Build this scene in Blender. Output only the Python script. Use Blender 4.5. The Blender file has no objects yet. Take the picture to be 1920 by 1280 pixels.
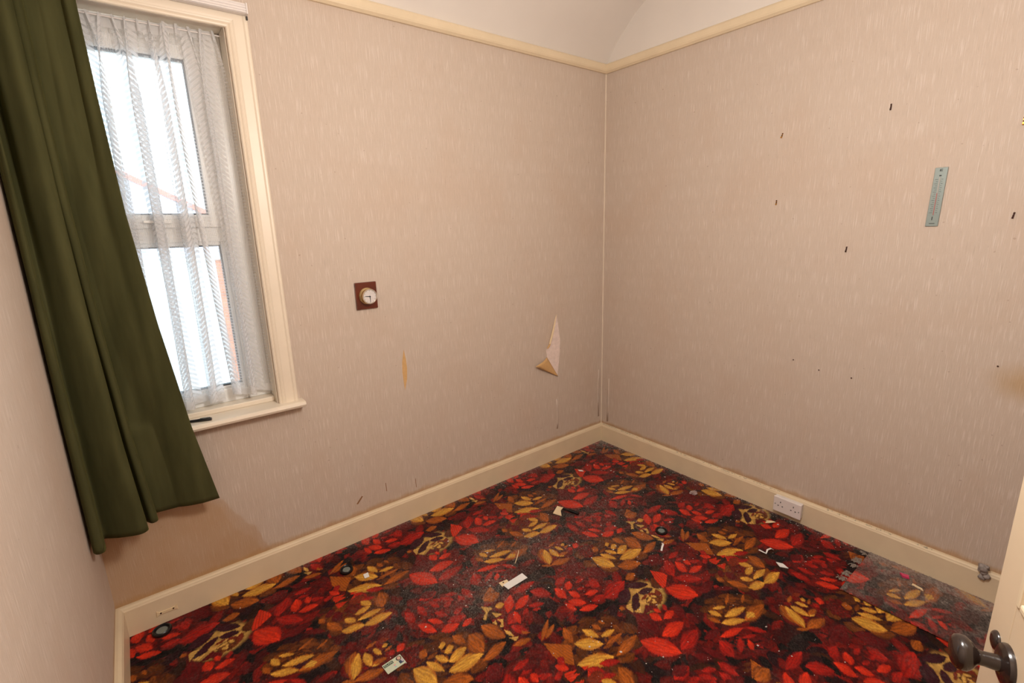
import bpy, bmesh, math, random
import numpy as np
from mathutils import Vector, Matrix

# ------------------------------------------------------------------ camera, sky, light, exposure
scene = bpy.context.scene
COL = scene.collection
cam_d = bpy.data.cameras.new('camera')
cam_d.sensor_fit = 'HORIZONTAL'; cam_d.sensor_width = 36.0
cam_d.lens = 36.0 * 910.83 / 1920.0
cam_d.clip_start = 0.02
cam = bpy.data.objects.new('camera', cam_d); COL.objects.link(cam)
_r = Vector((0.78613664, -0.61742038, -0.02795109))
_u = Vector((0.16142253, 0.16145776, 0.97358829))
_f = Vector((0.59660033, 0.76988536, -0.22659342))
cam.matrix_world = Matrix(((_r.x, _u.x, -_f.x, -2.65881), (_r.y, _u.y, -_f.y, -2.34543), (_r.z, _u.z, -_f.z, 1.59831), (0, 0, 0, 1)))
scene.camera = cam

world = bpy.data.worlds.new('overcast'); scene.world = world; world.use_nodes = True
wb = world.node_tree.nodes['Background']
wb.inputs[0].default_value = (0.78, 0.90, 1.0, 1); wb.inputs[1].default_value = 4.8

def lamp(name, loc, power, radius, color):
    d = bpy.data.lights.new(name, 'POINT'); d.energy = power; d.shadow_soft_size = radius; d.color = color
    o = bpy.data.objects.new(name, d); o.location = loc; COL.objects.link(o); return o
lamp('pendant_bulb', (-1.80, -1.90, 2.08), 76, 0.16, (1.0, 0.945, 0.875))
pd = bpy.data.lights.new('window_portal', 'AREA'); pd.shape = 'RECTANGLE'; pd.size = 0.62; pd.size_y = 1.54; pd.cycles.is_portal = True
po = bpy.data.objects.new('window_portal', pd); po.location = (-2.525, 0.21, 1.63); po.rotation_euler = (-math.pi/2, 0, 0); COL.objects.link(po)

vs = scene.view_settings
vs.view_transform = 'Standard'; vs.look = 'None'; vs.gamma = 1.0; vs.use_curve_mapping = False; vs.exposure = 0.0

rng = np.random.default_rng(7); random.seed(7)
PI = math.pi
W = 2.924; T = 0.024; HS = 0.134; ZR = 2.56; ZRT = 2.615; TR = 0.0255; YB = -2.60; ZC = 2.985
WX0, WX1, WZ0, WZ1 = -2.835, -2.215, 0.845, 2.415          # clear window opening

# ------------------------------------------------------------------ helpers
def lin(c):
    f = lambda v: v/12.92 if v <= 0.04045 else ((v+0.055)/1.055)**2.4
    return tuple(f(x/255.0) for x in c)
def nmat(name):
    m = bpy.data.materials.new(name); m.use_nodes = True
    return m, m.node_tree.nodes, m.node_tree.links, m.node_tree.nodes['Principled BSDF']
def mat(name, rgb, rough=0.6, metal=0.0, var=0.06, scale=30.0, bump=0.0, spec=0.5, coat=0.0):
    m, N, L, b = nmat(name)
    b.inputs['Roughness'].default_value = rough; b.inputs['Metallic'].default_value = metal
    b.inputs['Specular IOR Level'].default_value = spec; b.inputs['Coat Weight'].default_value = coat
    c = lin(rgb)
    tc = N.new('ShaderNodeTexCoord'); no = N.new('ShaderNodeTexNoise'); no.inputs['Scale'].default_value = scale; no.inputs['Detail'].default_value = 4
    L.new(tc.outputs['Object'], no.inputs['Vector'])
    rp = N.new('ShaderNodeValToRGB')
    rp.color_ramp.elements[0].position = 0.3; rp.color_ramp.elements[1].position = 0.7
    rp.color_ramp.elements[0].color = tuple(x*(1-var) for x in c)+(1,); rp.color_ramp.elements[1].color = tuple(min(1, x*(1+var)) for x in c)+(1,)
    L.new(no.outputs['Fac'], rp.inputs['Fac']); L.new(rp.outputs['Color'], b.inputs['Base Color'])
    if bump:
        bp = N.new('ShaderNodeBump'); bp.inputs['Strength'].default_value = bump; bp.inputs['Distance'].default_value = 0.002
        L.new(no.outputs['Fac'], bp.inputs['Height']); L.new(bp.outputs['Normal'], b.inputs['Normal'])
    return m
def tag(o, label=None, cat=None, group=None, kind=None):
    if label: o['label'] = label
    if cat: o['category'] = cat
    if group: o['group'] = group
    if kind: o['kind'] = kind
    return o
def wloc(o):
    v = Vector((0, 0, 0))
    while o is not None: v += o.location; o = o.parent
    return v
def thing(name, base, label, cat, group=None):
    o = bpy.data.objects.new(name, None); o.empty_display_size = 0.05; o.location = base; COL.objects.link(o)
    return tag(o, label, cat, group)
class MB:
    """collects shapes given in world coordinates into one mesh"""
    def __init__(s): s.v = []; s.f = []
    def add(s, v, f):
        n = len(s.v); s.v += [tuple(p) for p in v]; s.f += [tuple(i+n for i in q) for q in f]; return s
    def box(s, a, b, M=None):
        x0, y0, z0 = a; x1, y1, z1 = b
        v = [(x0,y0,z0),(x1,y0,z0),(x1,y1,z0),(x0,y1,z0),(x0,y0,z1),(x1,y0,z1),(x1,y1,z1),(x0,y1,z1)]
        if M: v = [M @ Vector(p) for p in v]
        return s.add(v, [(0,3,2,1),(4,5,6,7),(0,1,5,4),(1,2,6,5),(2,3,7,6),(3,0,4,7)])
    def prism(s, pts, vec, M=None):
        """closed polygon (3-D points) extruded along vec"""
        n = len(pts); vec = Vector(vec); v = [Vector(p) for p in pts] + [Vector(p)+vec for p in pts]
        if M: v = [M @ p for p in v]
        return s.add(v, [tuple(range(n))[::-1], tuple(range(n, 2*n))] + [(i, (i+1) % n, (i+1) % n+n, i+n) for i in range(n)])
    def lathe(s, prof, M, seg=28, cap=True):
        """profile [(radius, height)], turned about local Z, placed by M"""
        v = []; f = []
        for r, h in prof:
            for k in range(seg):
                a = 2*PI*k/seg; v.append(M @ Vector((r*math.cos(a), r*math.sin(a), h)))
        for i in range(len(prof)-1):
            for k in range(seg):
                f.append((i*seg+k, i*seg+(k+1) % seg, (i+1)*seg+(k+1) % seg, (i+1)*seg+k))
        if cap: f += [tuple(range(seg))[::-1], tuple((len(prof)-1)*seg+k for k in range(seg))]
        return s.add(v, f)
    def tube(s, pts, r, seg=8):
        pts = [Vector(p) for p in pts]; v = []; f = []
        for i, p in enumerate(pts):
            d = (pts[min(i+1, len(pts)-1)]-pts[max(i-1, 0)]).normalized()
            a = d.cross(Vector((0, 0, 1)) if abs(d.z) < 0.9 else Vector((1, 0, 0))).normalized(); b = d.cross(a)
            rr = r[i] if isinstance(r, (list, tuple)) else r
            for k in range(seg):
                t = 2*PI*k/seg; v.append(p+a*rr*math.cos(t)+b*rr*math.sin(t))
        for i in range(len(pts)-1):
            for k in range(seg): f.append((i*seg+k, i*seg+(k+1) % seg, (i+1)*seg+(k+1) % seg, (i+1)*seg+k))
        f += [tuple(range(seg))[::-1], tuple((len(pts)-1)*seg+k for k in range(seg))]
        return s.add(v, f)
    def grid(s, P, flip=False):
        """P: rows x cols array of points"""
        P = np.asarray(P); r, c = P.shape[:2]; v = P.reshape(-1, 3).tolist()
        f = [(i*c+j, i*c+j+1, (i+1)*c+j+1, (i+1)*c+j) for i in range(r-1) for j in range(c-1)]
        if flip: f = [q[::-1] for q in f]
        return s.add(v, f)
    def build(s, name, m, parent=None, smooth=False, bevel=0.0, fix=True, origin=None, seg=2):
        me = bpy.data.meshes.new(name)
        vv = np.array(s.v, float)
        if parent is not None: off = wloc(parent)
        elif origin is not None: off = Vector(origin)
        else: off = Vector(((vv[:, 0].min()+vv[:, 0].max())/2, (vv[:, 1].min()+vv[:, 1].max())/2, vv[:, 2].min()))
        me.from_pydata((vv-np.array(off)).tolist(), [], s.f); me.update()
        if fix or bevel:
            bm = bmesh.new(); bm.from_mesh(me)
            if fix: bmesh.ops.recalc_face_normals(bm, faces=bm.faces)
            if bevel:
                bmesh.ops.bevel(bm, geom=[e for e in bm.edges if e.calc_face_angle(0) > 0.6], offset=bevel, segments=seg, affect='EDGES', profile=0.5)
            bm.to_mesh(me); bm.free()
        if smooth:
            me.polygons.foreach_set('use_smooth', [True]*len(me.polygons))
            if smooth != 'all': me.set_sharp_from_angle(angle=math.radians(40))
        me.materials.append(m)
        o = bpy.data.objects.new(name, me); COL.objects.link(o)
        if parent is not None: o.parent = parent
        else: o.location = off
        return o
def frame(origin, z, x=None):
    """matrix whose local Z is z"""
    z = Vector(z).normalized(); x = Vector(x) if x else (Vector((0, 0, 1)) if abs(z.z) < 0.9 else Vector((1, 0, 0)))
    y = z.cross(x).normalized(); x = y.cross(z).normalized(); o = Vector(origin)
    return Matrix(((x.x, y.x, z.x, o.x), (x.y, y.y, z.y, o.y), (x.z, y.z, z.z, o.z), (0, 0, 0, 1)))

# ------------------------------------------------------------------ materials
def wallpaper(name, along, stain=None):
    """woven-look vinyl paper: fine upright threads, faint blotches, optional damp stain"""
    m, N, L, b = nmat(name)
    def n(t, **k):
        q = N.new(t)
        for a, v in k.items(): setattr(q, a, v)
        return q
    def math_(op, a, c=None, d=None):
        q = n('ShaderNodeMath', operation=op)
        for i, x in enumerate((a, c, d)):
            if x is None: continue
            if isinstance(x, (int, float)): q.inputs[i].default_value = x
            else: L.new(x, q.inputs[i])
        return q.outputs[0]
    def mix(fac, A, B, t='MIX'):
        q = n('ShaderNodeMix', data_type='RGBA', blend_type=t)
        for i, x in ((0, fac), (6, A), (7, B)):
            if isinstance(x, (int, float)): q.inputs[i].default_value = x
            elif isinstance(x, tuple): q.inputs[i].default_value = x
            else: L.new(x, q.inputs[i])
        return q.outputs[2]
    g = n('ShaderNodeNewGeometry'); sp = n('ShaderNodeSeparateXYZ'); L.new(g.outputs['Position'], sp.inputs[0])
    s = sp.outputs['X' if along == 'x' else 'Y']; z = sp.outputs['Z']
    def noise(ks, kz, detail=2.0, off=0.0):
        c = n('ShaderNodeCombineXYZ'); L.new(math_('MULTIPLY', s, ks), c.inputs[0]); L.new(math_('MULTIPLY', z, kz), c.inputs[1]); c.inputs[2].default_value = off
        t = n('ShaderNodeTexNoise'); t.inputs['Scale'].default_value = 1.0; t.inputs['Detail'].default_value = detail; L.new(c.outputs[0], t.inputs['Vector']); return t.outputs['Fac']
    def ramp(x, lo, hi):
        q = n('ShaderNodeMapRange', interpolation_type='SMOOTHSTEP'); q.inputs[1].default_value = lo; q.inputs[2].default_value = hi; L.new(x, q.inputs[0]); return q.outputs[0]
    thr = ramp(noise(300, 11, 2), 0.48, 0.74)
    dk = ramp(noise(340, 16, 2, 5.0), 0.58, 0.80)
    fine = noise(520, 60, 1, 9.0)
    blot = noise(3.0, 2.0, 3, 2.0)
    base = lin((197, 181, 167))+(1,); light = lin((222, 209, 199))+(1,); dark = lin((154, 138, 122))+(1,)
    c = mix(math_('MULTIPLY', thr, 0.64), base, light)
    c = mix(math_('MULTIPLY', dk, 0.38), c, dark)
    c = mix(math_('MULTIPLY', math_('SUBTRACT', fine, 0.5), 0.35), c, light, 'MIX')
    c = mix(math_('MULTIPLY', ramp(blot, 0.45, 0.75), 0.18), c, lin((190, 158, 132))+(1,))
    # specks
    spk = ramp(noise(60, 60, 0, 3.0), 0.82, 0.88); c = mix(math_('MULTIPLY', spk, 0.3), c, lin((120, 84, 62))+(1,))
    # old glue line above the skirting
    w = noise(14, 14, 3, 7.0); zz = math_('ADD', z, math_('MULTIPLY', math_('SUBTRACT', w, 0.5), 0.05))
    q = n('ShaderNodeMapRange', interpolation_type='SMOOTHSTEP'); q.inputs[1].default_value = HS+0.035; q.inputs[2].default_value = HS+0.004; L.new(zz, q.inputs[0])
    c = mix(math_('MULTIPLY', q.outputs[0], 0.60), c, lin((172, 128, 70))+(1,))
    if stain == 'damp':
        # damp patch under the window, hard upper edge rising to the left
        wob = math_('MULTIPLY', math_('SUBTRACT', noise(7, 7, 4, 1.0), 0.5), 0.22)
        # signed height: 0.55 at s=-2.56 falling to 0.16 at s=-2.34
        lim = math_('ADD', math_('MULTIPLY', math_('SUBTRACT', -2.36, s), 1.9), 0.20)
        lim = math_('MINIMUM', lim, 0.60)
        d = math_('SUBTRACT', math_('ADD', lim, wob), z)
        f = ramp(d, -0.03, 0.10); edge = math_('MULTIPLY', ramp(d, -0.012, 0.012), math_('SUBTRACT', 1.0, ramp(d, 0.015, 0.075)))
        c = mix(math_('MULTIPLY', f, math_('ADD', 0.42, math_('MULTIPLY', noise(5, 5, 3, 6.0), 0.4))), c, lin((178, 138, 92))+(1,))
        c = mix(math_('MULTIPLY', edge, 0.25), c, lin((166, 124, 74))+(1,))
    if stain == 'yellow':
        dx = math_('SUBTRACT', s, -2.14); dz = math_('SUBTRACT', z, 0.955)
        r = math_('SQRT', math_('ADD', math_('MULTIPLY', dx, dx), math_('MULTIPLY', math_('MULTIPLY', dz, dz), 1.6)))
        r = math_('ADD', r, math_('MULTIPLY', math_('SUBTRACT', noise(8, 8, 3, 4.0), 0.5), 0.10))
        q = n('ShaderNodeMapRange', interpolation_type='SMOOTHSTEP'); q.inputs[1].default_value = 0.13; q.inputs[2].default_value = 0.0; L.new(r, q.inputs[0])
        c = mix(math_('MULTIPLY', q.outputs[0], 0.55), c, lin((176, 140, 84))+(1,))
    L.new(c, b.inputs['Base Color']); b.inputs['Roughness'].default_value = 0.62; b.inputs['Specular IOR Level'].default_value = 0.25
    bp = n('ShaderNodeBump'); bp.inputs['Strength'].default_value = 0.5; bp.inputs['Distance'].default_value = 0.0012
    L.new(math_('ADD', math_('MULTIPLY', thr, 1.0), math_('MULTIPLY', fine, 0.6)), bp.inputs['Height']); L.new(bp.outputs['Normal'], b.inputs['Normal'])
    return m
M_WB = wallpaper('wallpaper_window_wall', 'x', 'damp')
M_WR = wallpaper('wallpaper_right_wall', 'y', 'yellow')
M_WL = wallpaper('wallpaper_left_wall', 'y')
M_CREAM = mat('cream_gloss_paint', (222, 204, 174), 0.38, var=0.035, scale=9, bump=0.05)
M_ARCH = mat('window_trim_paint', (230, 217, 198), 0.4, var=0.02, scale=9)
M_HOOK = mat('old_brass', (184, 132, 52), 0.35, metal=0.55, var=0.15)
M_SASH = mat('warm_white_paint', (230, 218, 200), 0.42, var=0.03, scale=9)
M_CEIL = mat('ceiling_white', (222, 215, 208), 0.8, var=0.025, scale=3, bump=0.05)
M_UPVC = mat('white_upvc', (228, 228, 226), 0.3, var=0.01)
M_GASKET = mat('black_gasket', (30, 30, 32), 0.6)
M_PLASTER = mat('bare_plaster', (230, 212, 204), 0.9, var=0.1, scale=40, bump=0.3)
M_BACKING = mat('paper_backing', (206, 166, 112), 0.8, var=0.06, scale=60)
M_BACKING2 = mat('brown_scuff', (138, 98, 62), 0.85, var=0.15, scale=60)
M_DOOR = mat('door_paint', (214, 194, 166), 0.4, var=0.03, scale=8, bump=0.05)
M_DKBRN = mat('dark_bakelite', (40, 30, 27), 0.22, var=0.08, coat=0.4)
M_BLACK = mat('black_plastic', (22, 22, 24), 0.3)
M_WHITEP = mat('white_plastic', (226, 220, 218), 0.32, var=0.015)
M_PAPER = mat('white_paper', (226, 224, 222), 0.7, var=0.02)
M_TAG = mat('cream_card', (228, 206, 168), 0.7, var=0.04)
M_BRASS = mat('brass', (206, 182, 136), 0.25, metal=0.85, var=0.08)
M_DIAL = mat('brushed_dial', (232, 228, 228), 0.3, metal=0.35, var=0.05, scale=90)
M_WOODP = mat('varnished_mahogany', (92, 38, 22), 0.25, var=0.25, scale=18, coat=0.4)
M_GREY = mat('grey_metal', (128, 138, 134), 0.42, metal=0.35, var=0.03)
M_INK = mat('dark_print', (32, 36, 38), 0.6)
M_RED = mat('red_spirit', (160, 60, 60), 0.3)
M_TUBE = mat('clear_tube', (170, 170, 166), 0.12)
M_RUST = mat('rusty_steel', (64, 34, 24), 0.5, metal=0.5, var=0.25, scale=400)
M_DUST = mat('grey_fluff', (150, 142, 138), 0.95, var=0.25, scale=120, bump=0.4)
M_CRUMB = mat('plaster_crumb', (206, 196, 190), 0.85, var=0.1)
M_PINK = mat('pink_plastic', (205, 60, 104), 0.4)
M_FLOOR = mat('floor_boards_under', (96, 74, 56), 0.8)

# ------------------------------------------------------------------ the room shell
def struct(o): o['kind'] = 'structure'; return o
def poly_wall(name, boxes, m):
    b = MB()
    for a, c in boxes: b.box(a, c)
    return struct(b.build(name, m, origin=(0, 0, 0)))
TH = 0.22
wall_back = poly_wall('wall_back', [((-W-TH, 0, 0), (WX0, TH, 3.2)), ((WX1, 0, 0), (TH, TH, 3.2)), ((WX0, 0, 0), (WX1, TH, WZ0-0.03)), ((WX0, 0, WZ1), (WX1, TH, 3.2))], M_WB)
wall_right = poly_wall('wall_right', [((0, YB-0.02, 0), (TH, 0, ZR+0.02))], M_WR)
wall_left = poly_wall('wall_left', [((-W-TH, YB-0.02, 0), (-W, 0, 3.2))], M_WL)
DX0, DX1, DZ = -2.285, -1.52, 2.0
wall_front = poly_wall('wall_front', [((-W-TH, YB-TH, 0), (DX0, YB, 3.2)), ((DX1, YB-TH, 0), (TH, YB, 3.2)), ((DX0, YB-TH, DZ), (DX1, YB, 3.2))], M_WR)
gable = MB().box((0, YB-0.02, ZR+0.02), (TH, 0, 3.2)); gable = struct(gable.build('wall_right_upper', M_CEIL, origin=(0, 0, 0)))
sky_block = MB().box((-3.2, YB-1.3, -0.0), (-0.8, YB-1.2, 2.6)).box((-3.2, YB-1.3, 2.4), (-0.8, YB-TH, 2.6)).box((-3.2, YB-1.2, -0.05), (-0.8, YB-TH, -0.0)).box((-3.3, YB-1.3, 0), (-3.2, YB-TH, 2.6)).box((-0.8, YB-1.3, 0), (-0.7, YB-TH, 2.6))  # unseen landing box behind the doorway, added to block sky light
struct(sky_block.build('wall_sky_block', M_WL, origin=(0, 0, 0)))
struct(MB().box((-W-TH, YB-TH, -0.12), (TH, TH, -0.012)).build('floor', M_FLOOR, origin=(0, 0, 0)))

# coved ceiling: springs from the picture rail on the window wall and flattens out
cv = [(0.0, 2.612), (-0.035, 2.664), (-0.073, 2.711), (-0.13, 2.764), (-0.2, 2.826), (-0.25, 2.862), (-0.31, 2.894), (-0.40, 2.930), (-0.52, 2.960), (-0.66, 2.978), (-0.82, ZC), (YB, ZC)]
P = [[(x, y, z) for y, z in cv] for x in np.linspace(-W, 0.0, 12)]
cb = MB().grid(P)
cb.grid([[(x, y, z+0.25) for y, z in ((0.0, 2.95), (-0.3, 2.95), (YB, 2.95))] for x in (-W, 0.0)])
ceiling = struct(cb.build('ceiling', M_CEIL, origin=(0, 0, 2.6), smooth=True, fix=False))

def run(name, prof, side, a, b, m, bevel=0.0):
    """profile [(distance from wall, z)] swept along a wall from a to b"""
    f = {'back': lambda d, s, z: (s, -d, z), 'right': lambda d, s, z: (-d, s, z), 'left': lambda d, s, z: (-W+d, s, z), 'front': lambda d, s, z: (s, YB+d, z)}[side]
    n = len(prof); v = []; fc = []
    for (s, mitre) in (a, b):
        for d, z in prof: v.append(f(d, s+mitre*d, z))
    fc = [tuple(range(n))[::-1], tuple(range(n, 2*n))]+[(i, (i+1) % n, (i+1) % n+n, i+n) for i in range(n)]
    return struct(MB().add(v, fc).build(name, m))
skirt = [(0, 0), (T, 0), (T, HS-0.016), (T-0.003, HS-0.010), (T-0.004, HS-0.006), (T-0.009, HS-0.002), (0.010, HS), (0, HS)]
run('baseboard_back', skirt, 'back', (-W, 1), (0, -1), M_CREAM)
run('baseboard_right', skirt, 'right', (YB, 1), (0, -1), M_CREAM)
run('baseboard_left', skirt, 'left', (YB, 1), (0, -1), M_CREAM)
run('baseboard_front', skirt, 'front', (-1.45, 0), (0, -1), M_CREAM)
rail = [(0, ZR), (0.012, ZR), (0.016, ZR+0.004), (TR-0.003, ZR+0.010), (TR, ZR+0.018), (TR, ZRT-0.012), (TR-0.004, ZRT-0.004), (TR-0.010, ZRT), (0, ZRT)]
run('trim_1', rail, 'back', (-W, 1), (0, -1), M_CREAM)
run('trim_2', rail, 'right', (YB, 1), (0, -1), M_CREAM)
run('trim_3', rail, 'left', (YB, 1), (0, -1), M_CREAM)
run('trim_4', rail, 'front', (-W, 1), (0, -1), M_CREAM)
# paper edge strip running up the corner
struct(MB().box((-0.005, -0.005, HS), (0.001, 0.001, ZR)).build('trim_5', M_SASH))

# wallpaper damage on the window wall (children of the wall)
def plate(name, pts, y, t, m, parent):
    return MB().prism([(x, y, z) for x, z in pts], (0, -t, 0)).build(name, m, parent)
plate('bare_plaster', [(-0.461, 1.028), (-0.446, 0.96), (-0.437, 0.915), (-0.428, 0.85), (-0.430, 0.78), (-0.440, 0.70), (-0.455, 0.600), (-0.50, 0.66), (-0.548, 0.745), (-0.556, 0.80), (-0.53, 0.832), (-0.514, 0.84), (-0.497, 0.93), (-0.478, 0.99)], 0.001, 0.002, M_PLASTER, wall_back)['label'] = 'pinkish bare plaster under the torn paper'
# hanging triangular tongue of paper, back side out
tri = []
A, B, Tp = Vector((-0.552, -0.002, 0.752)), Vector((-0.452, -0.003, 0.598)), Vector((-0.675, -0.030, 0.718))
for i in range(9):
    s = i/8; row = []
    for j in range(7):
        t = j/6; e = A.lerp(B, s); tip = Tp.lerp(B, s*0.999)
        p = e.lerp(tip, t); p.y -= 0.012*math.sin(PI*t)*(1-s); row.append(tuple(p))
    tri.append(row)
fl = MB().grid(tri).build('paper_flap', M_BACKING, wall_back, smooth='all'); fl['label'] = 'tan back of a hanging paper flap'
md = fl.modifiers.new('thickness', 'SOLIDIFY'); md.thickness = 0.0015
MB().tube([(-0.463, -0.004, 1.03), (-0.478, -0.007, 0.985), (-0.497, -0.010, 0.935), (-0.515, -0.012, 0.885), (-0.533, -0.012, 0.842)], [0.001, 0.004, 0.006, 0.007, 0.006], 8).build('paper_curl', M_TAG, wall_back, smooth=True)['label'] = 'rolled cream edge of the tear'
MB().tube([(-0.522, -0.008, 0.845), (-0.540, -0.012, 0.828), (-0.552, -0.008, 0.812)], [0.003, 0.006, 0.003], 8).build('paper_curl', M_BACKING, wall_back, smooth=True)
# small lens-shaped slit
slit = [(-1.574, 0.985), (-1.566, 0.93), (-1.563, 0.88), (-1.568, 0.82), (-1.585, 0.76), (-1.588, 0.80), (-1.592, 0.86), (-1.588, 0.92)]
plate('paper_slit', slit, 0.001, 0.0018, M_BACKING, wall_back)['label'] = 'narrow brown slit in the paper'
for nm, xs, lift in (('lifted_seam', [(-0.458, 0.436), (-0.455, 0.38), (-0.452, 0.32), (-0.452, 0.26), (-0.454, 0.212)], 0.006), ('lifted_seam', [(-0.028, 0.56), (-0.034, 0.46), (-0.034, 0.34), (-0.026, 0.19)], 0.005)):
    rows = []
    for i, (x, z) in enumerate(xs):
        k = math.sin(PI*i/(len(xs)-1)); rows.append([(x-0.012, -0.0002, z), (x-0.005, -0.0004-0.3*lift*k, z), (x+0.001, -0.0005-lift*k, z)])
    q = MB().grid(rows).build(nm, M_WB, wall_back, smooth='all'); md = q.modifiers.new('thickness', 'SOLIDIFY'); md.thickness = 0.001
q = MB().grid([[(-0.0002, y-0.012, z), (-0.0004-0.3*l, y-0.005, z), (-0.0005-l, y+0.001, z)] for y, z, l in ((-0.062, 0.50, 0.0), (-0.064, 0.40, 0.004), (-0.063, 0.28, 0.007), (-0.058, 0.16, 0.003))]).build('lifted_seam', M_WR, wall_right, smooth='all')
md = q.modifiers.new('thickness', 'SOLIDIFY'); md.thickness = 0.001

for pts_ in ([(-1.912, 0.203), (-1.880, 0.238), (-1.873, 0.234), (-1.904, 0.199)], [(-1.744, 0.264), (-1.741, 0.264), (-1.739, 0.214), (-1.743, 0.214)], [(-1.567, 0.226), (-1.564, 0.226), (-1.563, 0.172), (-1.566, 0.172)]):
    plate('scuff_mark', pts_, 0.0005, 0.0010, M_BACKING2, wall_back)

# ------------------------------------------------------------------ the window
win = thing('window_1', (-2.525, 0.0, WZ0), None, None); win['kind'] = 'structure'
# architrave: stepped moulding, mitred, two uprights and a head
ap = [(0.0, 0.0), (0.0, 0.012), (0.003, 0.016), (0.008, 0.0175), (0.010, 0.016), (0.016, 0.020), (0.021, 0.0215), (0.023, 0.0205), (0.030, 0.023), (0.062, 0.0235), (0.068, 0.027), (0.075, 0.027), (0.080, 0.023), (0.080, 0.0)]   # (outwards from opening, proud of wall)
ix0, ix1, iz1 = WX0-0.002, WX1+0.002, WZ1-0.026
def arch(path):
    v = []; n = len(ap)
    for pt in path: v += [pt(o, d) for o, d in ap]
    return MB().add(v, [tuple(range(n))[::-1], tuple(range(n, 2*n))]+[(i, (i+1) % n, (i+1) % n+n, i+n) for i in range(n)])
arch([lambda o, d: (ix1+o, -d, WZ0), lambda o, d: (ix1+o, -d, iz1+o)]).build('architrave', M_ARCH, win)
arch([lambda o, d: (ix0-o, -d, WZ0), lambda o, d: (ix0-o, -d, iz1+o)]).build('architrave', M_ARCH, win)
arch([lambda o, d: (ix0-o, -d, iz1+o), lambda o, d: (ix1+o, -d, iz1+o)]).build('architrave', M_ARCH, win)
# sill board with rounded nose
pr = [(0.14, WZ0-0.028), (-0.055, WZ0-0.028), (-0.064, WZ0-0.024), (-0.069, WZ0-0.014), (-0.066, WZ0-0.004), (-0.058, WZ0), (0.14, WZ0)]
sb = MB().prism([(WX0-0.0, y, z) for y, z in pr], (WX1-WX0, 0, 0))
hp = [(-0.0005, WZ0-0.028), (-0.055, WZ0-0.028), (-0.064, WZ0-0.024), (-0.069, WZ0-0.014), (-0.066, WZ0-0.004), (-0.058, WZ0), (-0.0005, WZ0)]
sb.prism([(WX1, y, z) for y, z in hp], (0.104, 0, 0)).prism([(WX0, y, z) for y, z in hp], (-0.082, 0, 0))
sb.build('window_sill', M_SASH, win, bevel=0.0)
MB().box((WX0+0.003, 0.045, WZ0), (WX1-0.003, 0.135, WZ0+0.022)).build('inner_sill', M_SASH, win, bevel=0.003)
# jamb linings
for x0, x1 in ((WX1-0.003, WX1), (WX0, WX0+0.003)): MB().box((x0, -0.001, WZ0), (x1, 0.15, WZ1)).build('jamb_lining', M_SASH, win, bevel=0.002)
MB().box((WX0+0.003, -0.001, WZ1-0.018), (WX1-0.003, 0.15, WZ1)).build('head_lining', M_SASH, win, bevel=0.002)
# plastic frame with a small opening light over a fixed light
FY0, FY1 = 0.105, 0.165; gx0, gx1 = -2.70, -2.35
fr = MB(); fx0, fx1, fz0, fz1 = WX0+0.003, WX1-0.003, WZ0+0.022, WZ1-0.018
fr.box((fx0, FY0, fz0), (fx0+0.095, FY1, fz1)).box((fx1-0.095, FY0, fz0), (fx1, FY1, fz1)).box((fx0+0.095, FY0, fz0), (fx1-0.095, FY1, fz0+0.062)).box((fx0+0.095, FY0, fz1-0.075), (fx1-0.095, FY1, fz1)).box((fx0+0.095, FY0, 1.578), (fx1-0.095, FY1, 1.645))
fr.build('window_frame', M_UPVC, win, bevel=0.004)
def light_frame(name, x0, x1, z0, z1, w, y0, y1):
    b = MB().box((x0, y0, z0), (x0+w, y1, z1)).box((x1-w, y0, z0), (x1, y1, z1)).box((x0+w, y0, z0), (x1-w, y1, z0+w)).box((x0+w, y0, z1-w), (x1-w, y1, z1))
    o = b.build(name, M_UPVC, win, bevel=0.004)
    g = 0.005; a0, a1, c0, c1 = x0+w, x1-w, z0+w, z1-w
    k = MB().box((a0, y0+0.004, c0), (a0+g, y0+0.03, c1)).box((a1-g, y0+0.004, c0), (a1, y0+0.03, c1)).box((a0+g, y0+0.004, c0), (a1-g, y0+0.03, c0+g)).box((a0+g, y0+0.004, c1-g), (a1-g, y0+0.03, c1))
    k.build('gasket', M_GASKET, o)
    MB().box((a0+g*0.5, y0+0.014, c0+g*0.5), (a1-g*0.5, y0+0.018, c1-g*0.5)).build('glass_pane', M_GLASS, o)
    return o
M_GLASS, N, L, b = nmat('window_glass')
N.remove(b); tr = N.new('ShaderNodeBsdfTransparent'); tr.inputs[0].default_value = (0.93, 0.96, 0.96, 1); gl = N.new('ShaderNodeBsdfGlossy'); gl.inputs['Roughness'].default_value = 0.02
fn = N.new('ShaderNodeFresnel'); mx = N.new('ShaderNodeMixShader'); L.new(fn.outputs[0], mx.inputs[0]); L.new(tr.outputs[0], mx.inputs[1]); L.new(gl.outputs[0], mx.inputs[2]); L.new(mx.outputs[0], N['Material Output'].inputs[0])
light_frame('casement', fx0+0.088, fx1-0.088, 1.638, fz1-0.068, 0.052, FY0-0.014, FY1-0.002)
light_frame('fixed_light', fx0+0.094, fx1-0.094, fz0+0.058, 1.582, 0.018, FY0+0.006, FY1-0.002)
MB().box((-2.57, FY0-0.026, 1.655), (-2.49, FY0-0.014, 1.672)).box((-2.585, FY0-0.036, 1.657), (-2.52, FY0-0.026, 1.668)).build('handle', M_UPVC, win, bevel=0.003)

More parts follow.
